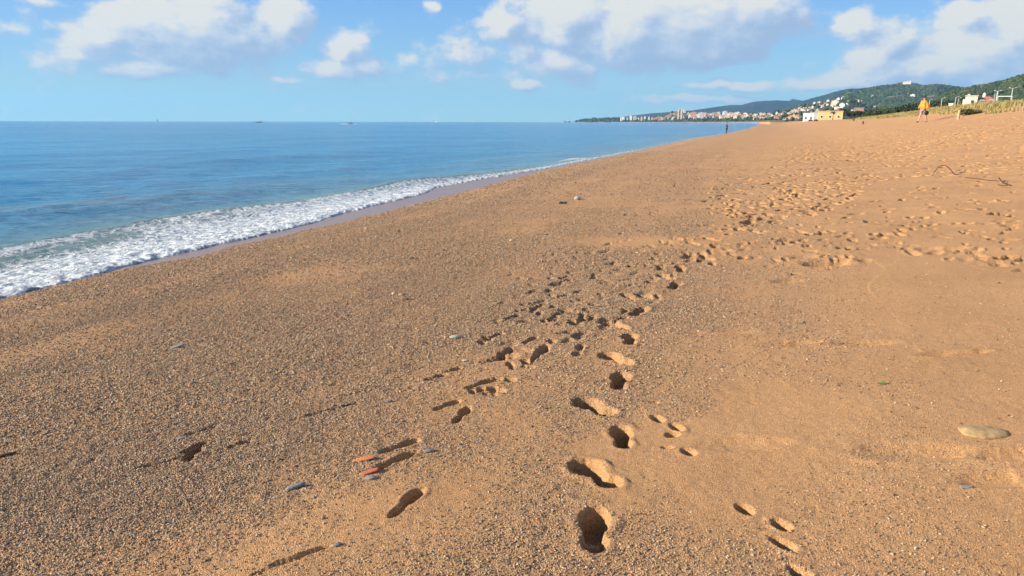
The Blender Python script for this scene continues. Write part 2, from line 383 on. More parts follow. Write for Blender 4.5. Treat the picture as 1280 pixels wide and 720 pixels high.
def ell(a, b, ca, cb, ra, rb): return np.sqrt(((a - ca) / ra) ** 2 + ((b - cb) / rb) ** 2)
for n_, (x, y, hd, L, D, k, W) in enumerate(prints):
    r0 = math.hypot(x, y); t0 = math.atan2(x, y); m = .34 * max(L, .6) * (1.5 if k == 'soft' else 1)
    i0, i1 = np.searchsorted(rr, [r0 - m, r0 + m]); j0, j1 = np.searchsorted(th, [t0 - m / r0, t0 + m / r0])
    if i1 - i0 < 2 or j1 - j0 < 2: continue
    sx = X[i0:i1, j0:j1] - x; sy = Y[i0:i1, j0:j1] - y
    a = (sx * math.sin(hd) + sy * math.cos(hd)) / L; b = (sx * math.cos(hd) - sy * math.sin(hd)) / (max(L, .55) * W)
    xx = X[i0:i1, j0:j1]; yy = Y[i0:i1, j0:j1]
    e = .16 * fbm(xx * 22, yy * 22, 3, n_ % 50)
    if k == 'boot':
        f = np.minimum(ell(a, b, .065, 0, .092, .054), ell(a, b, -.095, .004, .062, .042)) + e
        f2 = ell(a, b, 0, 0, .13, .034) + e
        if r0 < 9: h_k = 1.55
        else: h_k = 1.
        h = h_k * np.maximum(1 - sst(.74, 1.12, f), .55 * (1 - sst(.7, 1.1, f2)))
        rimd = np.minimum(f, f2 + .1)
    elif k == 'oval':
        f = ell(a, b, 0, 0, .12, .058) + e; h = 1 - sst(.55, 1.15, f); rimd = f
    else:
        f = ell(a, b, 0, 0, .135, .06) + e; h = 1 - sst(.2, 1.25, f); rimd = f
    rim = np.exp(-((rimd - 1.38) / .30) ** 2)
    if k == 'soft': rim = rim * 2.4
    Z[i0:i1, j0:j1] += D * (-h * (1 + .15 * a / .1) * 1.25 + .15 * rim * (.6 + .6 * vn(xx * 9, yy * 9, n_ % 40)))

WET = 1 - sst(-.10, .12, S + .08 * fbm(X * 2, Y * 2, 2, 71))
Q = far_q(X, Y)
LAND = np.maximum(sst(33, 42, S + 3 * fbm(X * .1, Y * .1, 2, 3)), sst(70, 120, Q))
LAND = np.where((RRg > 230) & (Q < 0), sst(30, 60, S), LAND)
WET = WET * (Q < 5)
keep_v = (S > -14) | (Q > -120) 
kf = keep_v[:-1, :-1] | keep_v[1:, 1:]
co = np.stack([X, Y, Z], -1).reshape(-1, 3)
q = gridfaces(len(rr), len(th), kf)[:, ::-1]
co2, q2, w2, g2, l2 = compact(co, q, WET, GRAV * (LAND < .5), LAND)
me = npmesh('beach', co2, quads=q2, material=sand_mat())
attr(me, 'wet', w2); attr(me, 'gravel', g2); attr(me, 'land', l2)
link(bpy.data.objects.new('beach', me), kind='structure', label='orange brown sand and gravel beach rutted with footprints')
def gz(x, y):                                               # height of the finished ground
    x = np.asarray(x, float); y = np.asarray(y, float)
    r = np.hypot(x, y); t = np.arctan2(x, y)
    i = np.clip(np.searchsorted(rr, r) - 1, 0, len(rr) - 2); j = np.clip(np.searchsorted(th, t) - 1, 0, len(th) - 2)
    a = np.clip((r - rr[i]) / (rr[i + 1] - rr[i]), 0, 1); b = np.clip((t - th[j]) / (th[j + 1] - th[j]), 0, 1)
    return (Z[i, j] * (1 - a) * (1 - b) + Z[i + 1, j] * a * (1 - b) + Z[i, j + 1] * (1 - a) * b + Z[i + 1, j + 1] * a * b)
def gr(x, y):
    r = np.hypot(x, y); t = np.arctan2(x, y)
    return GRAV[np.clip(np.searchsorted(rr, r), 0, len(rr) - 1), np.clip(np.searchsorted(th, t), 0, len(th) - 1)]

# ------------------------------------------------------------------ GRAVEL (countless little stones, one mesh)
OCT_V = np.array([(1, 0, 0), (0, 1, 0), (-1, 0, 0), (0, -1, 0), (0, 0, 1), (0, 0, -1)], float)
OCT_F = np.array([(0, 1, 4), (1, 2, 4), (2, 3, 4), (3, 0, 4), (1, 0, 5), (2, 1, 5), (3, 2, 5), (0, 3, 5)])
g5 = (1 + 5 ** .5) / 2
ICO_V = np.array([(-1, g5, 0), (1, g5, 0), (-1, -g5, 0), (1, -g5, 0), (0, -1, g5), (0, 1, g5), (0, -1, -g5), (0, 1, -g5), (g5, 0, -1), (g5, 0, 1), (-g5, 0, -1), (-g5, 0, 1)], float) / math.hypot(1, g5)
ICO_F = np.array([(0, 11, 5), (0, 5, 1), (0, 1, 7), (0, 7, 10), (0, 10, 11), (1, 5, 9), (5, 11, 4), (11, 10, 2), (10, 7, 6), (7, 1, 8), (3, 9, 4), (3, 4, 2), (3, 2, 6), (3, 6, 8), (3, 8, 9), (4, 9, 5), (2, 4, 11), (6, 2, 10), (8, 6, 7), (9, 8, 1)])
def blobs(pos, size, V, Fc, flat=(.35, .8), jit=.28, sink=.12, tall=None):
    n = len(pos); v = V[None] * (1 + rng.uniform(-jit, jit, (n, len(V), 1)))
    sc_ = np.stack([rng.uniform(.75, 1.3, n), rng.uniform(.6, 1.0, n), rng.uniform(*flat, n)], -1) * size[:, None]
    v = v * sc_[:, None]
    ti = rng.uniform(-.5, .5, n) if tall is None else np.zeros(n)
    c, s_ = np.cos(ti)[:, None], np.sin(ti)[:, None]; x, z = v[..., 0] * c - v[..., 2] * s_, v[..., 0] * s_ + v[..., 2] * c
    a = rng.uniform(0, 6.283, n)[:, None]; X_, Y_ = x * np.cos(a) - v[..., 1] * np.sin(a), x * np.sin(a) + v[..., 1] * np.cos(a)
    o = np.stack([X_ + pos[:, 0:1], Y_ + pos[:, 1:2], z + pos[:, 2:3] + (sc_[:, 2] * (1 - sink * 2))[:, None] * .6], -1)
    f = Fc[None] + (np.arange(n) * len(V))[:, None, None]
    return o.reshape(-1, 3), f.reshape(-1, 3)
def sample(n, r0, r1, t0=-38, t1=40, s0=.0, s1=10.5, p=1.):
    r = np.sqrt(rng.uniform(r0 ** 2, r1 ** 2, n)); t = rng.uniform(R(t0), R(t1), n)
    x = r * np.sin(t); y = r * np.cos(t); s = s_of(x, y)
    k = (s > s0) & (s < s1) & (rng.uniform(0, 1, n) < np.clip(gr(x, y) ** p, 0, 1))
    x = x[k]; y = y[k]; return np.stack([x, y, gz(x, y)], -1)
gv, gf, off = [], [], 0
for (n, r0, r1, a, b, sh, p_) in [(300000, 1.9, 4.2, .0024, .0064, 'o', 1), (260000, 4.2, 8, .0036, .009, 'o', 1), (330000, 8, 16, .006, .013, 'o', 1.2), (260000, 16, 45, .012, .024, 'o', 1.5),
                              (9000, 2, 7, .005, .010, 'i', 1.5), (12000, 1.9, 4.2, .0015, .003, 'o', 0), (1200, 6, 30, .015, .03, 'i', 1)]:
    pos = sample(n, r0, r1, p=p_) if p_ else sample(n, r0, r1, s1=30, p=0)
    sz = a + (b - a) * rng.uniform(0, 1, len(pos)) ** 2
    v, f = blobs(pos, sz, OCT_V if sh == 'o' else ICO_V, OCT_F if sh == 'o' else ICO_F)
    gv.append(v); gf.append(f + off); off += len(v)
me = npmesh('gravel', np.concatenate(gv), tris=np.concatenate(gf), material=gravel_mat(), smooth=False)
link(bpy.data.objects.new('gravel', me), kind='stuff', label='loose multicoloured gravel lying along the shore side of the beach')

# ------------------------------------------------------------------ SEA
wr = [4.5]
while wr[-1] < 9200:
    r = wr[-1]; wr.append(r + min(max(.018, r * r * .00045), r * .03))
wr = np.array(wr)
wth = np.concatenate([-R(41) - np.cumsum(np.geomspace(.003, .08, 30))[::-1], np.arange(-R(41), R(22), .0016)])
WR, WT = np.meshgrid(wr, wth, indexing='ij'); WX = WR * np.sin(WT); WY = WR * np.cos(WT)
U, T = ut(WX, WY); UF = u_f(T); UO = u_o(T)
kk = (UF - U) / np.maximum(UF - UO, .05)
cell = np.maximum(WR * .0016, np.gradient(wr)[:, None])
wz = np.zeros_like(WX)
for lam, amp, ang in [(9, .045, -12), (5.5, .03, 14), (3.1, .018, -30), (1.7, .015, 24), (1.05, .011, -5), (.6, .007, 40), (.37, .004, -50), (14, .05, 2), (.8, .008, -75)]:
    dx, dy = math.sin(R(ang - 72)), math.cos(R(ang - 72)); ph = 2 * math.pi / lam * (WX * dx + WY * dy) + 2.2 * fbm(WX / lam / 3, WY / lam / 3, 2, int(lam * 10))
    wz += amp * (np.exp(np.sin(ph)) - 1.27) * (1 - sst(.18, .5, cell / lam)) * (.6 + .5 * vn(WX / lam / 5, WY / lam / 5, 7))
calm = .35 + .65 * sst(0, 6, UO - U)
wz *= calm
crest = (.15 + .08 * vn(T * .35, T * 0, 77)) * np.exp(-((U - UO + .15) / .55) ** 2) * (T < 90) * sst(.1, 1.2, UF - UO)
sw2 = .10 * np.exp(-((U - UO + 4.5 + .6 * np.sin(T * .2)) / .9) ** 2) * (.5 + .5 * vn(T * .1, T * 0, 78)) * (T < 200)
ff = np.interp(kk, [-.02, 0, .04, .15, .45, .7, .84, .93, 1.0, 1.06], [0, .8, 1, .9, .80, .62, .34, .62, .66, 0])
wid = np.clip((UF - UO), 0, 3)
lf = 1 - sst(8, 15, T + 2.5 * vn(T * .5, U * .8, 5)); ffn = np.interp(kk, [-.02, 0, .04, .2, .6, .85, 1.0, 1.06], [0, .75, .95, .85, .82, .75, .55, 0]); ff = ff * lf + ffn * (1 - lf)
ff = ff * (1 - .12 * np.clip(.5 + vn(WX * .9, WY * .9, 55) + .6 * vn(WX * 2.6, WY * 2.6, 56), 0, 1)) * np.where(T > 24, .8, 1)
pu, pt = ut(*[np.array(v) * 1. for v in (lambda d: (d[0] * (.0 - HC) / d[2], d[1] * (.0 - HC) / d[2]))(ray(716, 201))])
ff = np.maximum(ff, 1.2 * np.exp(-((U - pu) / .55) ** 2 - ((T - pt) / 2.2) ** 2))
wz += .12 * np.exp(-((U - pu) / .5) ** 2 - ((T - pt) / 3.) ** 2)
bed = hb(WX, WY)
film = np.clip((UF - U) * .12 + .006, -.05, .035) + (U < UF) * np.clip(ff, 0, 1) * .045 * (fbm(WX * 7, WY * 7, 3, 91) + .35) * (WR < 60)
wz = np.maximum(wz + crest + sw2, bed + film)
wz = np.where(U > UF + .02, bed - .06, wz)
shal = np.clip(np.exp(-np.clip(UO - U, 0, 99) / 1.6) * .75 * (T < 120) + .35 * np.exp(-np.clip(UO - U, 0, 99) / 7) + .5 * (sw2 / .1), 0, 1)
Qw = far_q(WX, WY)
kv = (U < UF + .3) & (Qw < 60)
kf = kv[:-1, :-1] | kv[1:, 1:]
co2, q2, f2, s2 = compact(np.stack([WX, WY, wz], -1).reshape(-1, 3), gridfaces(len(wr), len(wth), kf)[:, ::-1], ff, shal)
me = npmesh('sea', co2, quads=q2, material=water_mat()); attr(me, 'foam', f2); attr(me, 'shallow', s2)
link(bpy.data.objects.new('sea', me), kind='structure', label='calm blue sea with a foamy wave washing ashore')
del WX, WY, WR, WT, wz, bed, U, T, kk, ff, shal, Qw

# ------------------------------------------------------------------ HILLS
def hill_fn(sky, ridge, foot, seed, spur=.12, z0=4.):
    sx = np.array([p[0] for p in sky], float); sy = np.array([p[1] for p in sky], float)
    b = brg(sx, sy); e = tanel(sx, sy)
    rb = brg(np.array([p[0] for p in ridge], float)); rv = [p[1] for p in ridge]
    fb = brg(np.array([p[0] for p in foot], float)); fv = [p[1] for p in foot]
    def h(r, t):
        Rg = np.interp(t, rb, rv) * (1 + .03 * vn(t * 40, t * 0, seed)); Ft = np.interp(t, fb, fv)
        Hr = np.interp(t, b, e, left=-.02, right=e[-1]) * Rg + HC
        v = (r - Ft) / (Rg - Ft)
        x = r * np.sin(t); y = r * np.cos(t); sc_ = (Rg - Ft) * .45
        nz = fbm(x / sc_, y / sc_, 5, seed, .55)
        up = np.clip(v, 0, 1) ** 1.25 + spur * 4 * np.clip(v, 0, 1) * (1 - np.clip(v, 0, 1)) * nz
        dn = 1 - .6 * sst(0, 2.2, v - 1) - .8 * sst(.9, 2.2, v - 1)
        p = np.where(v < 1, up, dn)
        hh = z0 * .4 + (Hr - z0 * .4) * p
        hh = np.where(v < 0, -8 + 0 * hh, hh)
        cap = HC + np.interp(t, b, e, left=-.02, right=e[-1]) * r
        return np.where(hh > cap, cap, hh) * 1.
    return h, float(b[0]), float(b[-1]), min(fv), max(rv)
HILLS = {}
def hill_mat(name, c0, c1, sc_=.02, sand=None):
    m, nt, b = mat(name); P = N(nt, 'ShaderNodeNewGeometry').outputs['Position']
    a = N(nt, 'ShaderNodeTexNoise', i_Scale=sc_, i_Detail=10., i_Roughness=.65); Lk(nt, P, a.inputs['Vector'])
    v = N(nt, 'ShaderNodeTexVoronoi', i_Scale=sc_ * 6); Lk(nt, P, v.inputs['Vector'])
    c = ramp(nt, a.outputs[0], [(.38, c0), (.55, c1), (.72, tuple(x * 1.35 for x in c1))])
    if sand:
        a2 = N(nt, 'ShaderNodeTexNoise', i_Scale=sc_ * .7, i_Detail=4.); Lk(nt, P, a2.inputs['Vector'])
        c = mixc(nt, sstn(nt, a2.outputs[0], .60, .68), c, sand)
    Lk(nt, c, b.inputs['Base Color']); b.inputs['Roughness'].default_value = 1; b.inputs['Specular IOR Level'].default_value = .1
    hgt = M_(nt, 'ADD', M_(nt, 'MULTIPLY', v.outputs['Distance'], -6.), M_(nt, 'MULTIPLY', a.outputs[0], 14.))
    bp = N(nt, 'ShaderNodeBump', i_Strength=.9, i_Distance=1.); Lk(nt, hgt, bp.inputs['Height']); Lk(nt, bp.outputs[0], b.inputs['Normal'])
    return m
def hill(name, key, sky, ridge, foot, seed, m, label, spur=.12, step=.0011, z0=4., nr=150, rough=0.):
    f, b0, b1, r0, r1 = hill_fn(sky, ridge, foot, seed, spur, z0); HILLS[key] = f
    t = np.arange(b0 - .004, b1, step); r = np.linspace(r0, r1 * 1.45, nr)
    Rg, Tg = np.meshgrid(r, t, indexing='ij'); h = f(Rg, Tg)
    h = h + rough * vn(Rg * np.sin(Tg) * .08, Rg * np.cos(Tg) * .08, seed)
    co = np.stack([Rg * np.sin(Tg), Rg * np.cos(Tg), h], -1).reshape(-1, 3)
    me = npmesh(name, co, quads=gridfaces(len(r), len(t))[:, ::-1], material=m)
    link(bpy.data.objects.new(name, me), kind='structure', label=label)
mA = hill_mat('far wooded ridge', (.018, .030, .026), (.028, .042, .032), .004)
mB = hill_mat('wooded hill', (.022, .040, .014), (.055, .080, .030), .012, (.17, .14, .08))
mC = hill_mat('town slope', (.035, .055, .022), (.09, .10, .05), .02, (.24, .20, .14))
hill('hills', 'A', [(742, 152.5), (765, 147.5), (790, 144.5), (815, 141.5), (838, 140), (850, 139), (865, 138), (892, 134), (912, 131.3), (927, 131), (942, 127), (955, 126), (972, 125.3), (1000, 127), (1030, 128), (1060, 130), (1100, 132)],
     [(742, 8200), (850, 7400), (1100, 6800)], [(742, 6000), (1100, 5200)], 3, mA, 'far blue ridge beyond the town', z0=0)
hill('hills', 'A2', [(978, 131), (985, 127), (990, 123.5), (996, 124.5), (1004, 126), (1020, 129), (1040, 133)], [(978, 9500)], [(978, 8300)], 4, mA, 'tiny farthest blue summit behind the ridge', z0=0)
hill('hills', 'B1', [(975, 137), (990, 131), (1000, 127.5), (1010, 124), (1022, 121), (1033, 118), (1042, 115), (1052, 112.5), (1060, 111), (1072, 110.5), (1085, 111), (1120, 115), (1180, 125), (1230, 140)],
     [(975, 5600), (1230, 5200)], [(975, 4400), (1230, 4200)], 5, mA, 'blue green ridge stepping down towards the sea', z0=3, rough=3)
mB4 = hill_mat('pale scrub hill', (.05, .07, .04), (.12, .12, .07), .01, (.30, .25, .17))
hill('hills', 'B4', [(1080, 118), (1100, 108), (1115, 105.5), (1125, 103), (1135, 103.3), (1145, 104), (1155, 107), (1165, 110), (1190, 118), (1230, 130)],
     [(1080, 4900)], [(1080, 4000)], 6, mB4, 'pale rounded summit behind the wooded hill', z0=3, rough=3)
hill('hills', 'B2', [(1035, 140), (1045, 128), (1052, 118), (1060, 112.5), (1072, 111.2), (1085, 110), (1100, 108.5), (1115, 107.5), (1135, 108), (1150, 109.5), (1160, 108), (1172, 107.2), (1185, 108.5), (1195, 110), (1205, 111), (1225, 111), (1250, 112), (1300, 115)],
     [(1035, 3700), (1300, 3400)], [(1035, 2800), (1120, 2500), (1300, 2400)], 9, mB, 'dark green wooded hill behind the town', rough=4)
hill('hills', 'B3', [(1165, 128), (1185, 115), (1205, 111), (1225, 109), (1240, 105.5), (1252, 103), (1265, 99.5), (1280, 95), (1310, 88), (1400, 70), (1500, 75)],
     [(1165, 1900), (1500, 1700)], [(1165, 1150), (1500, 1000)], 13, mB, 'nearest dark green hill rising at the right', rough=2.5)
hill('hills', 'C', [(772, 152), (790, 150), (815, 147), (830, 144), (842, 140.5), (850, 139), (858, 139.5), (870, 142), (900, 143), (950, 142.5), (975, 141), (985, 138), (1000, 134), (1020, 130), (1040, 126), (1055, 122.5), (1063, 123), (1072, 127), (1082, 132), (1100, 138), (1130, 143), (1180, 146)],
     [(772, 4500), (850, 3500), (950, 2500), (1060, 2350), (1180, 2200)], [(772, 3750), (850, 2950), (900, 2350), (950, 1700), (1060, 1500), (1180, 1500)], 17, mC, 'low town slope with houses around the bay', spur=.06)
hill('headland', 'D', [(717, 153), (722, 151), (728, 149.6), (736, 148.8), (760, 148.6), (785, 148.4), (810, 149), (830, 151)],
     [(717, 4900), (830, 4300)], [(717, 4330), (775, 3700), (830, 3300)], 19, mC, 'low wooded headland closing the bay', spur=.05)

def surf(px, py, rmin=600, rmax=6000, keys='CDB2B3'):
    """where the sight line of a picture point meets the land far away"""
    d = ray(px, py); r = np.geomspace(rmin, rmax, 900); b = np.full_like(r, float(brg(px, py)))
    z = hb(np.sin(b) * r, np.cos(b) * r)
    for k in HILLS:
        if k in ('A', 'A2', 'B1', 'B4'): continue
        z = np.maximum(z, HILLS[k](r, b))
    hit = z >= HC + d[2] * r
    i = hit.argmax() if hit.any() else len(r) - 1
    return float(np.sin(b[0]) * r[i]), float(np.cos(b[0]) * r[i]), float(z[i]), float(r[i])

# forest canopy: crowns beyond counting, on the two wooded hills and the town slope
leafm, nt, b = mat('forest canopy')
g_ = N(nt, 'ShaderNodeNewGeometry'); c_ = ramp(nt, g_.outputs['Random Per Island'], [(0, (.018, .034, .012)), (.5, (.04, .062, .020)), (1, (.085, .10, .035))])
Lk(nt, c_, b.inputs['Base Color']); b.inputs['Roughness'].default_value = 1; b.inputs['Specular IOR Level'].default_value = .1
fv, ff_, off = [], [], 0
for key, n, x0, x1, r0, r1, size in [('B3', 14000, 1165, 1330, 1060, 1900, 3.1), ('B2', 26000, 1040, 1320, 2450, 3700, 4.6), ('C', 3500, 790, 1120, 1550, 4300, 5.0), ('D', 900, 719, 828, 3720, 4900, 6.)]:
    t = rng.uniform(float(brg(x0)), float(brg(x1)), n); r = rng.uniform(r0, r1, n); h = HILLS[key](r, t)
    k = (h > 1) & (vn(r * np.sin(t) / 60, r * np.cos(t) / 60, 5) > -.45); t = t[k]; r = r[k]; h = h[k]
    if key == 'C': k = rng.uniform(0, 1, len(t)) < .8; t = t[k]; r = r[k]; h = h[k]
    sz = size * rng.uniform(.5, 1.25, len(t))
    v, f = blobs(np.stack([r * np.sin(t), r * np.cos(t), h], -1), sz, ICO_V, ICO_F, flat=(.7, 1.3), tall=1)
    fv.append(v); ff_.append(f + off); off += len(v)
me = npmesh('forest', np.concatenate(fv), tris=np.concatenate(ff_), material=leafm, smooth=False)
link(bpy.data.objects.new('forest', me), kind='stuff', label='dense dark green woodland covering the hills')

# ------------------------------------------------------------------ TOWN
COL = {'white': (.74, .72, .68), 'cream': (.68, .60, .45), 'tan': (.52, .40, .27), 'orange': (.62, .36, .17), 'pink': (.58, .33, .26), 'terracotta': (.42, .18, .11), 'grey': (.42, .41, .41), 'yellow': (.60, .42, .19)}
WM = {k: simple('wall ' + k, v, .85, .08, .3) for k, v in COL.items()}
roofT = simple('terracotta roof', (.30, .16, .11), .9, .2, .5); roofF = simple('flat roof', (.42, .38, .34), .9, .1, .5); winM = simple('window glass dark', (.05, .06, .07), .2, .1)
whiteM = simple('white paint', (.8, .8, .78), .5, .03)
def house_mesh(w, d, h, col, roof):
    mb = MB(); mb.box(-w / 2, w / 2, -d / 2, d / 2, -4, h, 0)
    if roof == 'flat':
        mb.box(-w / 2 - .15, w / 2 + .15, -d / 2 - .15, d / 2 + .15, h, h + .5, 1); mb.box(-w * .15, w * .15, -d * .2, d * .2, h + .5, h + 2.4, 0)
    elif roof == 'gable': mb.gable(-w / 2, w / 2, -d / 2, d / 2, h, min(2.6, d * .25), k=1)
    else: mb.hip(-w / 2, w / 2, -d / 2, d / 2, h, min(2.6, d * .25), k=1)
    nf = max(1, int(h / 3.1)); nw = max(2, int(w / 3.6))
    for f in range(nf):
        for i in range(nw):
            x = -w / 2 + w * (i + .5) / nw; z = f * (h / nf) + h / nf * .35
            for yy in (-1, 1):
                y0 = yy * d / 2; mb.box(x - .65, x + .65, min(y0, y0 + yy * .06), max(y0, y0 + yy * .06), z, z + 1.5, 2)
        for i in range(max(1, int(d / 4))):
            y = -d / 2 + d * (i + .5) / max(1, int(d / 4)); z = f * (h / nf) + h / nf * .35
            mb.box(-w / 2 - .06, -w / 2, y - .6, y + .6, z, z + 1.5, 2)
    return mb
ZONE = [(815, 'on the low cape'), (845, 'on the knoll left of the twin towers'), (868, 'beside the twin towers'),
        (905, 'between the towers and shoreline person'), (935, 'just right of the shoreline person'), (965, 'above the tip of the bay'),
        (1004, 'left of the white beach building'), (1030, 'on the slope above the white beach building'), (1064, 'on the slope above the yellow beach building'), (1300, 'alone on the dark green hill')]
town = []
def house(px, py, wpx, hpx, col, roof=None, d=None):
    x, y, z, r = surf(px, py, 700)
    w = wpx * y / 948; h = max(2.8, hpx * y / 948)
    town.append((px, py, x, y, z, r, w, h, col, roof or ('flat' if h > 8 else random.choice(['gable', 'hip', 'flat']))))
# individually seen buildings
for a in [(779, 151.3, 3.5, 4.6, 'white'), (776.5, 151.3, 2, 5, 'white'), (784, 151.2, 2.2, 4, 'cream'), (788.5, 151.3, 3, 6, 'white'), (793.5, 151.2, 4, 5.6, 'cream'), (798, 151.2, 2, 3.6, 'white'), (802, 151, 2.2, 4.6, 'tan'), (806, 151.1, 2, 5.2, 'white'), (811, 151, 2, 4.6, 'cream'), (815, 151, 2.5, 4, 'orange'),
          (847.6, 149, 1.9, 11.5, 'cream', 'flat'), (851.4, 149, 2.3, 12.8, 'cream', 'flat'), (856, 141, 2.6, 3.6, 'white'), (867, 147, 7, 6.2, 'orange', 'flat'), (876, 147.2, 6, 6, 'cream', 'flat'), (883, 147, 4, 4.6, 'pink', 'flat'), (862, 147.5, 3, 4, 'white'),
          (888, 142.5, 4.5, 2.6, 'white', 'flat'), (906, 146.5, 5, 6.8, 'white', 'flat'), (911, 147, 4, 5, 'cream', 'flat'), (915, 145.5, 4, 4.2, 'pink', 'flat'), (934, 142.4, 2.4, 3.4, 'white', 'flat'), (941, 142, 3.5, 3.2, 'cream'), (930, 146, 6, 2.2, 'cream', 'hip'),
          (965, 148.6, 9, 2.2, 'yellow', 'flat'), (992, 149, 9, 4.2, 'orange', 'flat'), (1044, 131.8, 8, 5.4, 'cream', 'flat'), (1053, 134.4, 6, 4.2, 'white', 'flat'), (1058, 134.2, 4, 4, 'white', 'flat'), (1054, 123.8, 4, 2, 'white', 'flat'), (1048, 125, 3.4, 2, 'white', 'flat'), (1046, 136.5, 6, 2.6, 'white', 'gable'),
          (1035, 127.5, 3, 2, 'white', 'flat'), (1024, 130.2, 4, 2.4, 'cream', 'flat'), (1018, 131, 3, 2.4, 'white', 'flat'), (1072, 127.4, 4, 2.2, 'cream', 'gable'), (1077, 127.6, 2, 1.4, 'white', 'flat'), (1090.5, 121.8, 2.8, 1.6, 'white', 'flat'), (1095, 120.6, 1.8, 1, 'white', 'flat'), (1141, 120.6, 5, 2.0, 'white', 'flat'),
          (1074, 138.6, 12, 2.6, 'terracotta', 'gable'), (1067, 139.5, 5, 2, 'white', 'gable'), (1096, 134.6, 9, 1.4, 'white', 'gable'), (1110, 137, 5, 2, 'tan', 'gable'), (1128, 136, 4, 2.2, 'cream', 'gable')]:
    house(*a)
b = float(brg(1128)); rr0 = 4850.; cz = HC + float(tanel(1128, 104.6)) * rr0
mb = house_mesh(40, 14, 9, 'cream', 'flat'); mb.box(12, 19, -6, 6, 9, 16, 0); cas = mb.build('hilltop_building', [WM['cream'], roofF, winM], label='pale building with a stub tower on the rounded summit', cat='building'); cas.location = (math.sin(b) * rr0, math.cos(b) * rr0, cz); cas.rotation_euler.z = -b
def fill(x0, x1, ylow, yhigh_f, n, wr_, hr_, cols, seed):
    rg = random.Random(seed)
    for i in range(n):
        x = x0 + (x1 - x0) * (i + rg.random()) / n; y = rg.uniform(yhigh_f(x), ylow)
        house(x, y, rg.uniform(*wr_), rg.uniform(*hr_), rg.choice(cols))
fill(817, 846, 150.6, lambda x: 150 - (x - 815) * .27, 22, (2, 3.6), (1.6, 2.8), ['orange', 'tan', 'cream', 'terracotta', 'pink', 'cream'], 1)
fill(853, 905, 149, lambda x: 143.5, 30, (2.2, 4.2), (1.8, 3.6), ['cream', 'orange', 'tan', 'white', 'pink', 'cream'], 2)
fill(900, 960, 149.4, lambda x: 143.6, 38, (2.2, 4.4), (1.8, 3.4), ['cream', 'white', 'tan', 'orange', 'cream', 'white', 'pink'], 3)
fill(955, 1006, 148.8, lambda x: 143 - max(0, x - 975) * .2, 42, (2.0, 4.0), (1.5, 3.0), ['terracotta', 'pink', 'cream', 'white', 'white', 'tan', 'pink', 'cream'], 4)
fill(990, 1062, 141, lambda x: 137 - (x - 990) * .19, 46, (1.8, 3.6), (1.2, 2.2), ['white', 'cream', 'white', 'cream', 'pink', 'tan'], 5)
fill(940, 1004, 150, lambda x: 148.5, 16, (2.4, 5.0), (1.8, 3.0), ['white', 'orange', 'cream', 'pink', 'terracotta'], 6)
ORD = ['leftmost', 'second', 'third', 'fourth', 'fifth', 'sixth', 'seventh', 'eighth', 'ninth', 'tenth', 'eleventh', 'twelfth', 'thirteenth', 'fourteenth', 'fifteenth']
groups = {}
for h_ in town:
    z = next(n for lim, n in ZONE if h_[0] < lim)
    tallk = 'tower' if h_[7] > 30 else ('apartment block' if h_[7] > 11 else 'house')
    rf = 'flat-roofed' if h_[9] == 'flat' else ('gabled' if h_[9] == 'gable' else 'hip-roofed')
    groups.setdefault((z, tallk, rf, h_[8]), []).append(h_)
for (z, tk, rf, cl), lst in groups.items():
    lst.sort(key=lambda a: a[0])
    for i, (px, py, x, y, zz, r, w, h, col, roof) in enumerate(lst):
        mb = house_mesh(w, min(w, 14), h, col, roof)
        nm = {'tower': 'apartment_tower', 'apartment block': 'apartment_block', 'house': 'house'}[tk]
        pre = '' if len(lst) == 1 else (ORD[min(i, 14)] + ' from left, ' if i else 'leftmost, ')
        o = mb.build(nm, [WM[col], roofT if roof != 'flat' else roofF, winM])
        o.location = (x, y, zz); o.rotation_euler = (0, 0, -float(brg(px)) + random.uniform(-.25, .25))
        o['label'] = f'{pre}{cl} {rf} {tk} {z}'; o['category'] = tk if tk != 'apartment block' else 'apartment block'
        o['group'] = 'buildings of the bay town'

# nearer buildings, with parts
def building(name, label, px, py, dist, w, d, h, wall, rooftype, roofm, cat='building', rot=0, tall_part=None, nf=1, nw=4):
    b = float(brg(px)); x, y = math.sin(b) * dist, math.cos(b) * dist; z = float(hb(np.array([x]), np.array([y]))[0])
    t = empty(name, (x, y, z), -b + rot, label, cat)
    mb = MB(); mb.box(-w / 2, w / 2, -d / 2, d / 2, -1.5, h); mb.build('wall', wall, t)
    mb = MB()
    if rooftype == 'flat': mb.box(-w / 2 - .2, w / 2 + .2, -d / 2 - .2, d / 2 + .2, h, h + .35)
    elif rooftype == 'gable': mb.gable(-w / 2, w / 2, -d / 2, d / 2, h, 1.6)
    else: mb.hip(-w / 2, w / 2, -d / 2, d / 2, h, 1.7)
    mb.build('roof', roofm, t)
    for f in range(nf):
        for i in range(nw):
            xx = -w / 2 + w * (i + .5) / nw; zz = .9 + f * 3; f0 = MB()
            f0.box(xx - .55, xx + .55, -d / 2 - .09, -d / 2 - .002, zz, zz + 1.2); fr = f0.build('window', whiteM, t)
            f1 = MB(); f1.box(xx - .45, xx + .45, -d / 2 - .11, -d / 2 - .092, zz + .1, zz + 1.1); f1.build('pane', winM, fr)
    return t, z
building('beach_building', 'long low yellow flat-roofed building at the back of the beach', 1037, 148, 400, 11.2, 8, 3.9, WM['yellow'], 'flat', WM['orange'], nw=3)
building('beach_building', 'small white square building left of the long yellow one', 1010, 148, 430, 5.2, 6, 3.7, WM['white'], 'flat', whiteM, nw=2)
building('beach_building', 'pale grey building touching the white one beside the yellow building', 1019, 148, 455, 5.6, 6, 4.2, WM['grey'], 'flat', roofF, nw=2)
VD = 300.; vb = float(brg(1229.5)); vz = float(hb(np.array([math.sin(vb) * VD]), np.array([math.cos(vb) * VD]))[0])
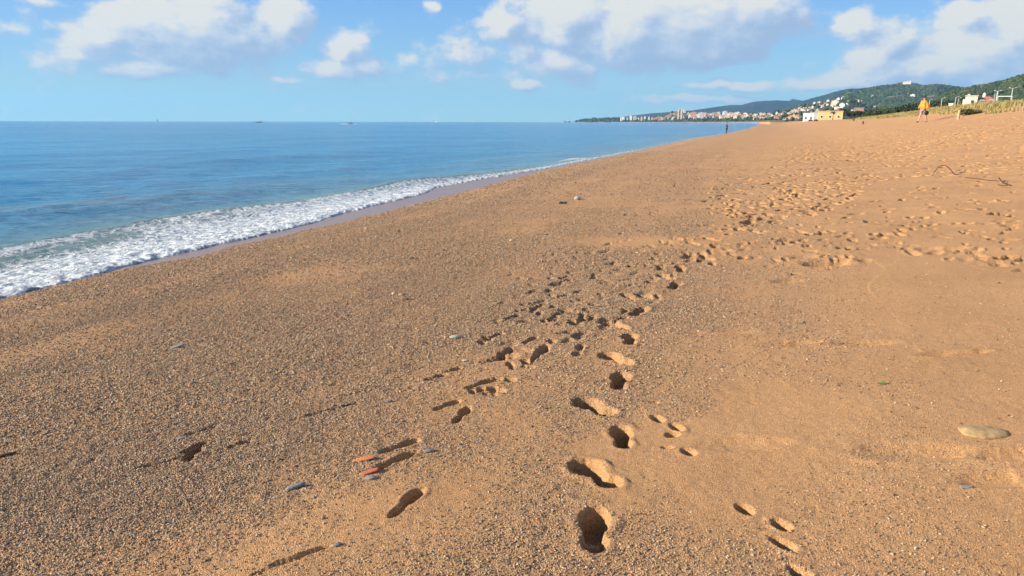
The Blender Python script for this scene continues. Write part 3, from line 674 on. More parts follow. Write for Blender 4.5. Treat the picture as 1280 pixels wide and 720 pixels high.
def vh(py): return HC + float(tanel(1229.5, py)) * VD - vz
kp = VD * math.cos(vb) / 948
t, zz = building('villa', 'pale pink and cream villa with red roof behind the dune grass', 1229.5, 130, VD, 19 * kp, 8, vh(127.2), WM['pink'], 'hip', simple('red roof', (.42, .15, .12), .8, .15, 1.), cat='villa', nf=2, nw=2)
W0, W1 = -22.5 * kp, -9.6 * kp; wt = vh(120.6)
mb = MB(); mb.box(W0, W1, -4.4, 3, -1.5, wt); mb.build('wing', WM['cream'], t)
mb = MB(); mb.box(W0 - .2, W1 + .2, -4.6, 3.2, wt + .002, wt + .3); mb.box(W0 + .5, W0 + 1.2, -3, -1, wt + .3, wt + .8); mb.build('parapet', WM['tan'], t)
mb = MB(); mb.box(W0 + 1.7, W0 + 2.5, -4.54, -4.402, wt - 2.4, wt - 1.3); mb.build('window', winM, t)
mb = MB(); mb.box(W0 - 2.5 * kp, W0 - .01, -3.4, 2, -1.5, vh(124.5)); mb.build('annexe', WM['white'], t)
tz = vh(121.5)
mb = MB(); mb.tube([(-.8, 1, tz - 1.5), (-.8, 1, tz + .7)], .45, 8); mb.tube([(-.8, 1, tz + .7), (-.8, 1, tz + 1.5)], [.6, .1], 8); mb.build('turret', whiteM, t)

# ------------------------------------------------------------------ TREES
barkM = simple('bark', (.10, .075, .05), .95, .2, 3)
LM = [simple('foliage dark', (.028, .045, .018), .9, .3, .8), simple('foliage olive', (.06, .075, .028), .9, .3, .8), simple('foliage green', (.05, .085, .026), .9, .3, .8)]
def crown_mesh(n, rx, rz, zc, leaf, seed, clumps=9):
    rg = np.random.default_rng(seed); cs = rg.normal(0, 1, (clumps, 3)); cs /= np.linalg.norm(cs, axis=1)[:, None]; cs *= rg.uniform(.3, .75, (clumps, 1))
    vs = []; fs = []
    for i in range(n):
        c = cs[rg.integers(clumps)]; p = c + rg.normal(0, .2, 3); p = p * np.array([rx, rx, rz]) + (0, 0, zc)
        a = rg.normal(0, 1, 3); a /= np.linalg.norm(a); b = np.cross(a, rg.normal(0, 1, 3)); b /= np.linalg.norm(b); s = leaf * rg.uniform(.6, 1.4)
        o = len(vs); vs += [p + a * s, p + b * s * .7, p - a * s, p - b * s * .7]; fs.append((o, o + 1, o + 2, o + 3))
    return vs, fs
def tree(name, cat, h, rx, n, leaf, m, seed):
    t = empty(name, (0, 0, 0), 0, 'tree', cat)
    mb = MB(); mb.tube([(0, 0, -.5), (.05 * h * .2, 0, h * .3), (0, .02 * h, h * .7)], [h * .035, h * .028, h * .01], 7)
    for k in range(5):
        a = k * 1.3 + seed; mb.tube([(0, 0, h * (.3 + .06 * k)), (math.cos(a) * rx * .6, math.sin(a) * rx * .6, h * (.55 + .06 * k))], [h * .014, h * .004], 5)
    mb.build('trunk', barkM, t)
    vs, fs = crown_mesh(n, rx, h * .36, h * .62, leaf, seed); mb = MB(); mb.add(vs, fs); mb.build('crown', m, t)
    return t
protoT = [tree('tree', 'tree', 6, 2.6, 900, .30, LM[0], 1), tree('tree', 'tree', 6, 3.2, 900, .32, LM[1], 2), tree('tree', 'tree', 6, 2.3, 800, .28, LM[2], 3)]
usedT = set()
def plant(k, loc, s, label, group):
    p = protoT[k]
    if k not in usedT:
        usedT.add(k); p.location = loc; p.scale = (s,) * 3; p.rotation_euler.z = random.random() * 6; p['label'] = label; p['group'] = group; return p
    return copy_thing(p, loc, random.random() * 6, s, label, group)
def gz1(x, y): return float(hb(np.array([x]), np.array([y]))[0])
kindw = ['dark', 'olive', 'green']
# trees by the yellow beach building and behind the dune
NT = [(1052, 142, 430, 1.05, 0), (1056, 140.5, 470, 1.15, 2), (1060, 141, 420, .9, 0), (1064, 143, 400, .75, 1), (1069, 144, 390, .7, 0), (1073, 143.5, 400, .75, 0), (1082, 142, 420, .8, 0), (1086, 141.5, 400, .85, 2), (1091, 142, 380, .75, 0),
      (1097, 142, 360, .8, 1), (1102, 142, 380, .8, 0), (1108, 142, 350, .85, 2), (1113, 142, 360, .8, 1), (1119, 141, 340, .85, 0), (1125, 141, 360, .95, 2), (1131, 141, 330, .9, 0), (1138, 140, 340, 1., 1), (1147, 139, 330, 1., 0), (1160, 138, 320, 1., 2), (1168, 138, 310, 1.05, 0),
      (1178, 137, 320, 1.1, 1), (1185, 137, 300, 1., 0), (1196, 136, 300, 1.2, 2), (1203, 134, 330, 1.3, 0)]
cnt = {}
for px, py, d, s, k in NT:
    b = float(brg(px)); x, y = math.sin(b) * d, math.cos(b) * d
    zn = 'beside the yellow beach building' if px < 1094 else ('left of the orange jacket' if px < 1152 else 'between the orange jacket and the villa')
    i = cnt.get((zn, k), 0); cnt[(zn, k)] = i + 1
    plant(k, (x, y, gz1(x, y) - .3), s, f'{ORD[i]} {"from the left " if i else ""}of the {kindw[k]} trees {zn}', 'trees behind the beach')
for i, px in enumerate(list(np.arange(830, 846, 3.1)) + list(np.arange(858, 905, 3.3)) + list(np.arange(906, 990, 4.1)) + [736, 742, 750, 757, 763, 769, 775, 783, 799, 809]):
    x, y, z, r = surf(px, 150.1, 700); k = i % 3
    zn = 'on the low cape' if px < 815 else ('below the twin towers' if px < 858 else ('on the bay shore left of shoreline person' if px < 905 else 'on the bay shore right of shoreline person'))
    j = cnt.get((zn, k), 0); cnt[(zn, k)] = j + 1
    plant(k, (x, y, z - .5), random.uniform(.8, 1.3) * r / 2300, f'{ORD[min(j, 14)]} {"from the left " if j else ""}of the {kindw[k]} trees {zn}', 'trees along the bay shore')
# the palm
b = float(brg(1040.5)); x, y = math.sin(b) * 330, math.cos(b) * 330
t = empty('palm_tree', (x, y, gz1(x, y)), 0, 'single palm tree in front of the yellow beach building', 'palm tree')
mb = MB(); mb.tube([(0, 0, -.3), (.1, 0, 1.6), (0, 0, 3.2)], [.16, .12, .12], 7); mb.build('trunk', barkM, t, smooth=True)
mb = MB()
for k in range(18):
    a = k * 2.4; e = .9 - k * .08; p = [Vector((math.cos(a) * q_ * 1.35, math.sin(a) * q_ * 1.35, 3.15 + math.sin(e) * q_ * .9 - q_ * q_ * .85)) for q_ in (0, .35, .7, 1)]
    w_ = Vector((-math.sin(a), math.cos(a), 0))
    for i in range(3):
        ww = [.08, .26, .24, .03]; mb.add([p[i] - w_ * ww[i], p[i] + w_ * ww[i], p[i + 1] + w_ * ww[i + 1] + Vector((0, 0, -.04)), p[i + 1] - w_ * ww[i + 1]], [(0, 1, 2, 3)])
mb.build('crown', LM[2], t)

# ------------------------------------------------------------------ DUNE GRASS
gm, nt, b = mat('dune grass'); g_ = N(nt, 'ShaderNodeNewGeometry')
c_ = ramp(nt, g_.outputs['Random Per Island'], [(0, (.17, .155, .05)), (.35, (.28, .23, .08)), (.7, (.38, .27, .10)), (1, (.11, .14, .04))])
Lk(nt, c_, b.inputs['Base Color']); b.inputs['Roughness'].default_value = .8
n = 300000; r = rng.uniform(38, 215, n) ; t = rng.uniform(R(19), R(40), n); x = r * np.sin(t); y = r * np.cos(t); s = s_of(x, y)
cl = vn(x * .35, y * .35, 8) + .5 * vn(x * 1.3, y * 1.3, 9)
lim = 25.2 + 1.8 * vn(x * .08, y * .08, 4) + 4.5 * sst(110, 60, r) * 0
k = (s > lim) & (s < 39) & (cl > -.25 - .3 * sst(27, 31, s)); k &= ~((r > 170) & (cl < .15))
x, y, r, s = x[k], y[k], r[k], s[k]; z = gz(x, y); n = len(x)
h = rng.uniform(.2, .62, n) * (.55 + .6 * sst(25, 30, s)); a = rng.uniform(0, 6.28, n); w_ = rng.uniform(.012, .03, n) * (1 + r / 260); ln = rng.uniform(.05, .35, n)
P0 = np.stack([x - np.cos(a) * w_, y - np.sin(a) * w_, z - .05], -1); P1 = np.stack([x + np.cos(a) * w_, y + np.sin(a) * w_, z - .05], -1)
bx = ln * h; P2 = np.stack([x + bx * .4 + np.cos(a) * w_ * .7, y + np.sin(a) * w_ * .7, z + h * .6], -1); P3 = np.stack([x + bx * .4 - np.cos(a) * w_ * .7, y - np.sin(a) * w_ * .7, z + h * .6], -1); P4 = np.stack([x + bx * 1.2, y + rng.uniform(-.1, .1, n), z + h], -1)
co = np.stack([P0, P1, P2, P3, P4], 1).reshape(-1, 3); o = np.arange(n)[:, None] * 5
me = npmesh('dune_grass', co, quads=o + np.array([[0, 1, 2, 3]]), tris=o + np.array([[3, 2, 4]]), material=gm, smooth=False)
link(bpy.data.objects.new('dune_grass', me), kind='stuff', label='straw coloured dune grass along the top of the beach')

# low dark shrub at the foot of the grass
x, y = at1(1213, 143.5); t = empty('shrub', (x, y, gz1(x, y)), 0, 'low dark shrub at the foot of the dune grass right of the post', 'shrub')
vs, fs = crown_mesh(1100, 1.0, .3, .2, .08, 44, 14); mb = MB(); mb.add(vs, fs); mb.build('foliage', LM[1], t)
for k in range(6):
    mb = MB(); mb.tube([(k * .25 - .6, 0, -.1), (k * .27 - .7, .1, .3)], [.03, .012], 5); mb.build('stem', barkM, t)

# ------------------------------------------------------------------ LAMP POSTS
steel = simple('galvanised pole', (.36, .37, .37), .5, .05, 2)
def lamp(px, pytop, dist, label, thick=.09, double=True):
    b = float(brg(px)); x, y = math.sin(b) * dist, math.cos(b) * dist; z = gz1(x, y); H = HC + tanel(px, pytop) * dist - z
    t = empty('street_lamp', (x, y, z), -b, label, 'street lamp', 'lamp posts behind the dune')
    mb = MB(); mb.tube([(0, 0, -.3), (0, 0, H * .5), (0, 0, H - .15)], [thick * 1.3, thick, thick * .8], 10); mb.build('pole', steel, t, smooth=True)
    mb = MB(); mb.tube([(-.5 if double else 0, 0, H - .12), (.5, 0, H - .12)], .035, 6); mb.build('arm', steel, t)
    for sx in ((-1, 1) if double else (1,)):
        mb = MB(); mb.tube([(sx * .35, 0, H - .05), (sx * .62, 0, H)], [.09, .06], 8); mb.build('lamp_head', steel, t)
    return t
lamp(1159, 124, 190, 'lamp post just right of the orange jacket, behind the dune grass', .08, False)
lamp(1174, 122, 190, 'second lamp post right of the orange jacket, halfway to the wooden post', .08, False)
lamp(1191, 120.5, 185, 'lamp post above the small white box left of the villa', .09, False)
lamp(1194.5, 122, 215, 'thin pale lamp post close to the right of another, left of the villa', .07, False)
lamp(1242, 113, 165, 'thick pale lamp post just right of the red villa roof', .15, True)
lamp(1239, 116.5, 215, 'shorter pale lamp post between red villa roof and the thick one', .08, False)
lamp(1260, 109.5, 165, 'tallest pale lamp post near the right edge', .10, True)
b = float(brg(1252.5)); x, y = math.sin(b) * 172, math.cos(b) * 172; z = gz1(x, y)
t = empty('goal_frame', (x, y, z), -b, 'white horizontal bar on two short posts beside the tallest lamp post', 'frame'); zt = HC + tanel(1252, 120.5) * 172 - z
mb = MB(); mb.tube([(-1.25, 0, zt), (1.1, 0, zt)], .07, 8); mb.build('crossbar', whiteM, t)
for sx in (-1.2, 1.05):
    mb = MB(); mb.tube([(sx, 0, -.3), (sx, 0, zt - .07)], .06, 8); mb.build('leg', whiteM, t)
b = float(brg(1186)); x, y = math.sin(b) * 200, math.cos(b) * 200; z = gz1(x, y); zt = HC + tanel(1186, 129) * 200 - z
t = empty('kiosk', (x, y, z), -b, 'small white box-like hut seen over the dune grass left of the villa', 'kiosk')
mb = MB(); mb.box(-.45, .45, -.5, .5, -.5, zt - .15); mb.build('wall', WM['white'], t); mb = MB(); mb.box(-.55, .55, -.6, .6, zt - .149, zt); mb.build('roof', WM['cream'], t)
mb = MB(); mb.box(-.2, .2, -.53, -.502, zt - 1.3, zt - .6); mb.build('window', winM, t)

# ------------------------------------------------------------------ ORANGE BAG ON LEGS, POSTS
wood = simple('weathered wood', (.42, .32, .20), .85, .25, 6); woodD = simple('dark wood', (.10, .055, .035), .85, .3, 8)
orangeM = simple('orange fabric', (.76, .235, .012), .55, .15, 5); blackM = simple('black fabric', (.02, .02, .022), .7, .2, 4)
import bmesh
def lump(name, mtl, rx, ry, rz, loc, seed, parent=None, amp=.12, sub=3, fr=3., flatb=None, **kw):
    bm = bmesh.new(); bmesh.ops.create_icosphere(bm, subdivisions=sub, radius=1)
    P = np.array([v.co for v in bm.verts]); d = amp * (fbm(P[:, 0] * fr + seed, P[:, 1] * fr + P[:, 2] * fr * .7, 3, seed))
    for v, k in zip(bm.verts, d):
        v.co = v.co * (1 + k); v.co.x *= rx; v.co.y *= ry; v.co.z *= rz
    me = bpy.data.meshes.new(name); bm.to_mesh(me); bm.free(); me.materials.append(mtl); me.polygons.foreach_set('use_smooth', [True] * len(me.polygons))
    o = bpy.data.objects.new(name, me); o.location = loc; return link(o, parent=parent, **kw)
def post(px, pyb, pyt, rad, label, m, name='wooden_post'):
    x, y = at1(px, pyb); d = y; h = (pyb - pyt) * d / 948
    mb = MB(); mb.tube([(0, 0, -.3), (.01, 0, h * .5), (.03, 0, h)], [rad * 1.1, rad, rad * .85], 9)
    o = mb.build(name, m, smooth=False, label=label, cat='post'); o.location = (x, y, gz1(x, y)); return o
post(1197.5, 149.5, 138, .10, 'pale upright wooden post standing on the sand left of the shrub', wood)
post(1078.5, 155.2, 151.6, .12, 'short dark stake alone on the open far sand', woodD, 'wooden_stake')
post(1067, 151, 147.2, .16, 'short brown stake at the far edge of the sand below the trees', woodD, 'wooden_stake')
# row of thin fence stakes on the dune at the right edge
for i, (px, pb, pt_) in enumerate([(1270, 140, 131), (1274, 139.5, 130), (1278, 139.5, 129.5)]):
    post(px, pb, pt_, .024, ['leftmost', 'middle', 'rightmost'][i] + ' of three thin stakes in the dune grass at the right edge', wood, 'wooden_stake')['group'] = 'stakes at the right edge'
# dark heaps on the far sand
for i, (px, py, a, b_) in enumerate([(1013, 150.2, .9, .45), (1019.5, 150.3, .8, .5), (1028, 149, .7, .28)]):
    x, y = at1(px, py + 1.2)
    d = math.hypot(x, y); k = d / 250
    lump('driftwood_heap', woodD, a * k * .8, .5, b_ * k * .8, (x, y, gz1(x, y) + b_ * k * .35), 30 + i, None, .35, 3, 4.,
         label=['left one of two dark brown heaps in front of the white beach building', 'right one of two dark brown heaps in front of the white beach building', 'low dark brown heap in front of the yellow building'][i], cat='heap')['group'] = 'dark heaps on the far sand'

# ------------------------------------------------------------------ BENT ROOT AND STICKS
rootM = simple('root bark', (.11, .052, .036), .85, .3, 20)
P0 = at1(1165, 219.5); d = math.hypot(*P0); k = P0[1] / 948; base = np.array(P0)
rgt = np.array([math.cos(math.atan2(*P0)), -math.sin(math.atan2(*P0))])
def rp(dx, dz, dy=0.):
    p = base + rgt * dx * k + np.array(P0) / d * dy; return (p[0], p[1], gz1(p[0], p[1]) + dz * k)
mb = MB(); pts = [(0, -1.5), (1, 1.5), (3, 6), (5.5, 10), (9, 12.3), (13, 12), (17, 9), (20, 5.5), (22.5, 2), (25, .2), (27.5, -.3), (29, .6)]
mb.tube([rp(*p) for p in pts], [.010, .011, .011, .011, .011, .011, .011, .012, .012, .011, .010, .007], 8)
mb.build('bent_root', rootM, smooth=True, label='thin dark root arching up out of the sand at right', cat='root')
pa = at1(1199, 222.2); pb = at1(1246, 226.5)
mb = MB(); ps = [(pa[0] + (pb[0] - pa[0]) * q_, pa[1] + (pb[1] - pa[1]) * q_ + .05 * math.sin(q_ * 5)) for q_ in np.linspace(0, 1, 9)]
mb.tube([(a, b_, float(gz(a, b_)) + .012) for a, b_ in ps], .009, 7); mb.build('cane', rootM, smooth=True, label='long thin cane lying on sand between arched root and branch', cat='cane')
t0 = at1(1255, 229); t = empty('driftwood_branch', (t0[0], t0[1], float(gz(*t0))), 0, 'small forked dark driftwood branch lying on sand at right edge', 'branch')
for nm, p, q_, rr_, lift in (('stem', (1248, 226.3), (1259, 232.6), .014, .06), ('fork', (1246.5, 234.6), (1263, 234), .012, .01), ('twig', (1259, 233), (1254, 229), .007, .08)):
    p = at1(*p); q_ = at1(*q_); mb = MB()
    mb.tube([(p[0] - t0[0], p[1] - t0[1], .03 + lift), ((p[0] + q_[0]) / 2 - t0[0], (p[1] + q_[1]) / 2 - t0[1], .02), (q_[0] - t0[0], q_[1] - t0[1], .05)], [rr_, rr_ * .9, rr_ * .6], 7); mb.build(nm, rootM, t, smooth=True)
pa = at1(-4, 573); pb = at1(21, 569)
mb = MB(); mb.tube([(pa[0] + (pb[0] - pa[0]) * q_, pa[1] + (pb[1] - pa[1]) * q_, float(gz(pa[0] + (pb[0] - pa[0]) * q_, pa[1] + (pb[1] - pa[1]) * q_)) + .008) for q_ in (0, .3, .6, 1)], [.007, .008, .007, .004], 8)
mb.build('stick', rootM, smooth=True, label='short dark brown stick on gravel at the left edge', cat='stick')
pa = at1(842, 234); mb = MB(); k = math.hypot(*pa) / 948; z = float(gz(*pa))
mb.tube([(pa[0], pa[1], z - .02), (pa[0] + .02, pa[1], z + 3 * k), (pa[0] - .01, pa[1], z + 6 * k)], [.012, .01, .006], 6); mb.tube([(pa[0], pa[1], z + 3 * k), (pa[0] + 2 * k, pa[1], z + 5 * k)], [.008, .004], 6); mb.tube([(pa[0], pa[1], z + 1 * k), (pa[0] - 2 * k, pa[1], z + 3 * k)], [.008, .004], 6)
mb.build('twig', rootM, label='tiny upright forked twig alone on smooth sand near the middle', cat='twig')

# ------------------------------------------------------------------ STONES
tanS = simple('tan stone', (.33, .225, .105), .95, .35, 30); slate = simple('slate stone', (.19, .19, .185), .8, .3, 60); slateG = simple('green grey stone', (.20, .23, .20), .7, .2, 40)
redS = simple('red shard', (.42, .12, .045), .8, .2, 40); paleS = simple('pale stone', (.33, .34, .28), .7, .12, 40); orS = simple('orange shard', (.50, .19, .06), .8, .2, 30)
def stone(name, label, cat, px, py, wpx, hm, m, ang=0, asp=.5, sink=.35, amp=.16, seed=1, tilt=0):
    x, y = at1(px, py); d = y * .976 + (HC - .5) * .2185; w = wpx * d / 925 / 2
    o = lump(name, m, w, w * asp, hm, (x, y, float(gz(x, y)) + hm * (1 - 2 * sink)), seed, None, amp, 3, 1.8, label=label, cat=cat)
    o.rotation_euler = (0, R(tilt), R(ang)); return o
stone('flat_stone', 'large flat tan stone lying on fine sand near the right edge', 'stone', 1229, 543.5, 60, .024, tanS, -4, .66, .40, .12, 3)
stone('slate_pebble', 'long flat slate grey pebble alone on gravel at lower left', 'pebble', 369, 613, 25, .012, slate, 28, .36, .2, .12, 4, -8)
stone('slate_pebble', 'small blue grey pebble touching the red brick shard', 'pebble', 464, 601.5, 15, .010, slate, 5, .55, .25, .2, 5)
stone('pottery_shard', 'brick red shard directly above the small blue grey pebble', 'shard', 462, 593, 27, .009, redS, 18, .35, .15, .2, 6, -10)
stone('pottery_shard', 'orange shard, the upper one of the two reddish shards', 'shard', 455, 577, 27, .008, orS, 14, .42, .2, .25, 7, -6)
stone('slate_pebble', 'pale grey pebble right of the two long gravel footprints', 'pebble', 536, 566.5, 15, .009, slate, 12, .5, .2, .2, 8)
stone('slate_pebble', 'thin grey pebble standing out of gravel at upper left', 'pebble', 222, 434, 17, .013, slateG, 20, .35, .2, .15, 9, -12)
stone('pale_pebble', 'pale greenish white pebble left of the middle footprints', 'pebble', 569, 424, 15, .015, paleS, 8, .5, .2, .15, 10)
stone('pale_pebble', 'small pale pebble below the pale greenish white one', 'pebble', 582, 452, 9, .008, paleS, 0, .5, .2, .15, 11)
stone('slate_pebble', 'small oblong slate pebble below the big flat tan stone', 'pebble', 1208, 610, 17, .008, slate, -3, .35, .25, .06, 12)
stone('slate_pebble', 'grey pebble at the end of the furrow at lower left', 'pebble', 422, 685, 12, .008, slate, 25, .5, .2, .2, 14)
stone('slate_pebble', 'tiny grey pebble near the middle of the gravel', 'pebble', 486, 504, 9, .008, slate, 25, .5, .2, .2, 15)
stone('pale_pebble', 'white stone just right of the black clump near the shore', 'stone', 722, 249.5, 8, .05, paleS, 0, .7, .2, .2, 16)
stone('pale_pebble', 'pale flat stone alone above the middle of the gravel', 'pebble', 620, 380, 9, .012, tanS, 10, .5, .2, .2, 18)
stone('pale_pebble', 'grey speck of stone beside a footprint at left', 'pebble', 228, 550, 13, .007, slateG, 30, .35, .2, .2, 19)
x, y = at1(704, 254.5); k = math.hypot(x, y) / 948
t = empty('seaweed_clump', (x, y, float(gz(x, y))), -.3, 'black two-lobed clump of dried seaweed on the sand near the shore', 'seaweed')
lump('lobe', blackM, 3.0 * k, 1.6 * k, 2.0 * k, (-2.6 * k, 0, 1.0 * k), 21, t, .35, 3, 4.); lump('lobe', blackM, 2.2 * k, 1.4 * k, 1.9 * k, (2.4 * k, .02, .9 * k), 22, t, .35, 3, 4.)
x, y = at1(1102, 482.5); z = float(gz(x, y)); leafG = simple('green leaf', (.06, .20, .03), .5, .2, 30)
mb = MB(); vs = []; fs = []
for i in range(9):
    u_ = i / 8; w_ = .010 * math.sin(math.pi * min(1, u_ * .94 + .05)); vs += [(u_ * .045 - .02, -w_, .004 + .012 * u_), (u_ * .045 - .02, 0, .001 + .012 * u_), (u_ * .045 - .02, w_, .006 + .012 * u_)]
for i in range(8):
    for j in (0, 1): fs.append((i * 3 + j, i * 3 + 3 + j, i * 3 + 4 + j, i * 3 + 1 + j))
mb.add(vs, fs); o = mb.build('leaf', leafG, smooth=True, label='tiny curled green leaf lying alone on fine sand at right', cat='leaf'); o.location = (x, y, z)

# ------------------------------------------------------------------ PERSON
def skin(name, verts, edges, radii, m, parent, root=0, sub=2):
    me = bpy.data.meshes.new(name); me.from_pydata(verts, edges, []); me.materials.append(m)
    o = bpy.data.objects.new(name, me); link(o, parent=parent)
    md = o.modifiers.new('Skin', 'SKIN'); md.use_smooth_shade = True
    for i, r_ in enumerate(radii):
        sv = me.skin_vertices[0].data[i]; sv.radius = r_ if hasattr(r_, '__len__') else (r_, r_); sv.use_root = (i == root)
    s_ = o.modifiers.new('Subdivision', 'SUBSURF'); s_.levels = sub; s_.render_levels = sub
    return o
skinM = simple('skin', (.45, .27, .19), .6, .05, 10); navy = simple('dark navy jacket', (.008, .010, .02), .8, .2, 6); dk = simple('dark trousers', (.008, .009, .012), .8, .2, 6); hairM = simple('dark hair', (.02, .015, .012), .7, .2, 30)
mauveM = simple('pale mauve shorts', (.27, .21, .25), .8, .15, 8)
def person(px, py, H, rot, label, hands, legs, jm, tm, puff=1., short=False):
    bx, by = at1(px, py); sc_ = H * (by * .976) / 925 / 1.78
    t = empty('person', (bx, by, float(gz(bx, by))), rot, label, 'person')
    (rh, lh), (rl, ll) = hands, legs
    bv = [(0, 0, .95), (0, 0, 1.15), (0, 0, 1.38), (0, -.01, 1.50), (0, -.02, 1.58), (0, -.02, 1.68), (0, -.015, 1.75),
          (.17, 0, 1.42)] + rh + [(-.17, 0, 1.42)] + lh + rl + ll
    be = [(0, 1), (1, 2), (2, 3), (3, 4), (4, 5), (5, 6), (2, 7), (7, 8), (8, 9), (9, 10), (2, 11), (11, 12), (12, 13), (13, 14), (0, 15), (15, 16), (16, 17), (17, 18), (0, 19), (19, 20), (20, 21), (21, 22)]
    brd = [(.15, .11), (.13, .10), (.15, .10), .055, .07, (.082, .095), .06, .06, .045, .035, .03, .06, .045, .035, .03, .085, .06, .04, .035, .085, .06, .04, .035]
    skin('body', bv, be, brd, skinM, t)
    jv = bv[0:3] + [(0, -.01, 1.47)] + bv[7:10] + bv[11:14]; jv[0] = (0, 0, .90 if puff < 1.1 else .82)
    jr = [(.19, .15), (.17, .135), (.19, .13), .075, .085, .065, .052, .085, .065, .052]
    jr = [tuple(v * puff for v in q_) if hasattr(q_, '__len__') else q_ * puff for q_ in jr]
    skin('jacket', jv, [(0, 1), (1, 2), (2, 3), (2, 4), (4, 5), (5, 6), (2, 7), (7, 8), (8, 9)], jr, jm, t)
    if short:
        tv = [(0, 0, .95), bv[15], tuple((np.array(bv[15]) * .35 + np.array(bv[16]) * .65)), bv[19], tuple((np.array(bv[19]) * .35 + np.array(bv[20]) * .65))]
        skin('shorts', tv, [(0, 1), (1, 2), (0, 3), (3, 4)], [(.17, .14), .12, .10, .12, .10], tm, t)
    else:
        skin('trousers', [(0, 0, .95)] + bv[15:18] + bv[19:22], [(0, 1), (1, 2), (2, 3), (0, 4), (4, 5), (5, 6)], [(.165, .13), .11, .08, .065, .11, .08, .065], tm, t)
    for v0, v1 in ((bv[17], bv[18]), (bv[21], bv[22])):
        skin('shoe', [(v0[0], v0[1] + .02, v1[2] + .02), (v1[0], v1[1], v1[2] + .01), (v1[0], v1[1] - .06, v1[2])], [(0, 1), (1, 2)], [(.055, .05), (.05, .04), (.035, .03)], blackM, t)
    lump('hair', hairM, .092, .105, .10, (0, .005, 1.715), 3, t, .06, 3)
    for s_ in (1, -1): lump('eye', blackM, .012, .01, .01, (s_ * .033, -.108, 1.685), 2, t, 0, 1)
    lump('nose', skinM, .014, .02, .02, (0, -.118, 1.66), 2, t, 0, 2); lump('mouth', redS, .025, .008, .006, (0, -.108, 1.625), 2, t, 0, 2)
    for s_ in (1, -1): lump('ear', skinM, .012, .02, .03, (s_ * .088, -.01, 1.675), 2, t, .05, 2)
    t.scale = (sc_,) * 3
    return t, sc_
person(908, 167.3, 14.2, R(70), 'person in dark clothes standing at the water\'s edge with arms bent in front',
       ([(.24, .03, 1.16), (.17, -.22, 1.06), (.12, -.30, 1.08)], [(-.24, .03, 1.16), (-.17, -.20, 1.10), (-.10, -.28, 1.14)]),
       ([(.095, 0, .86), (.11, -.01, .48), (.11, .03, .10), (.12, -.10, .03)], [(-.095, 0, .86), (-.12, .0, .48), (-.13, .04, .10), (-.14, -.09, .03)]), navy, dk)
pt, ps_ = person(1152.5, 153.2, 31.5, R(-78), 'person in a bright orange puffy jacket walking across the sand near the dune grass',
       ([(.26, .10, 1.18), (.25, .06, .93), (.25, .03, .84)], [(-.25, -.06, 1.16), (-.22, -.20, 1.00), (-.21, -.27, .96)]),
       ([(.095, .02, .86), (.10, .13, .48), (.10, .30, .12), (.10, .22, .05)], [(-.095, -.02, .86), (-.10, -.14, .48), (-.10, -.22, .11), (-.10, -.33, .04)]), orangeM, mauveM, 1.5, True)
bl = Vector((.25, .05, .66)) * ps_; bl.rotate(Euler((0, 0, R(-78))))
lump('black_bag', blackM, .17 * ps_, .09 * ps_, .15 * ps_, pt.location + bl, 12, None, .2, label='small black bag hanging from the hand of the person in orange', cat='bag').rotation_euler.z = R(10)

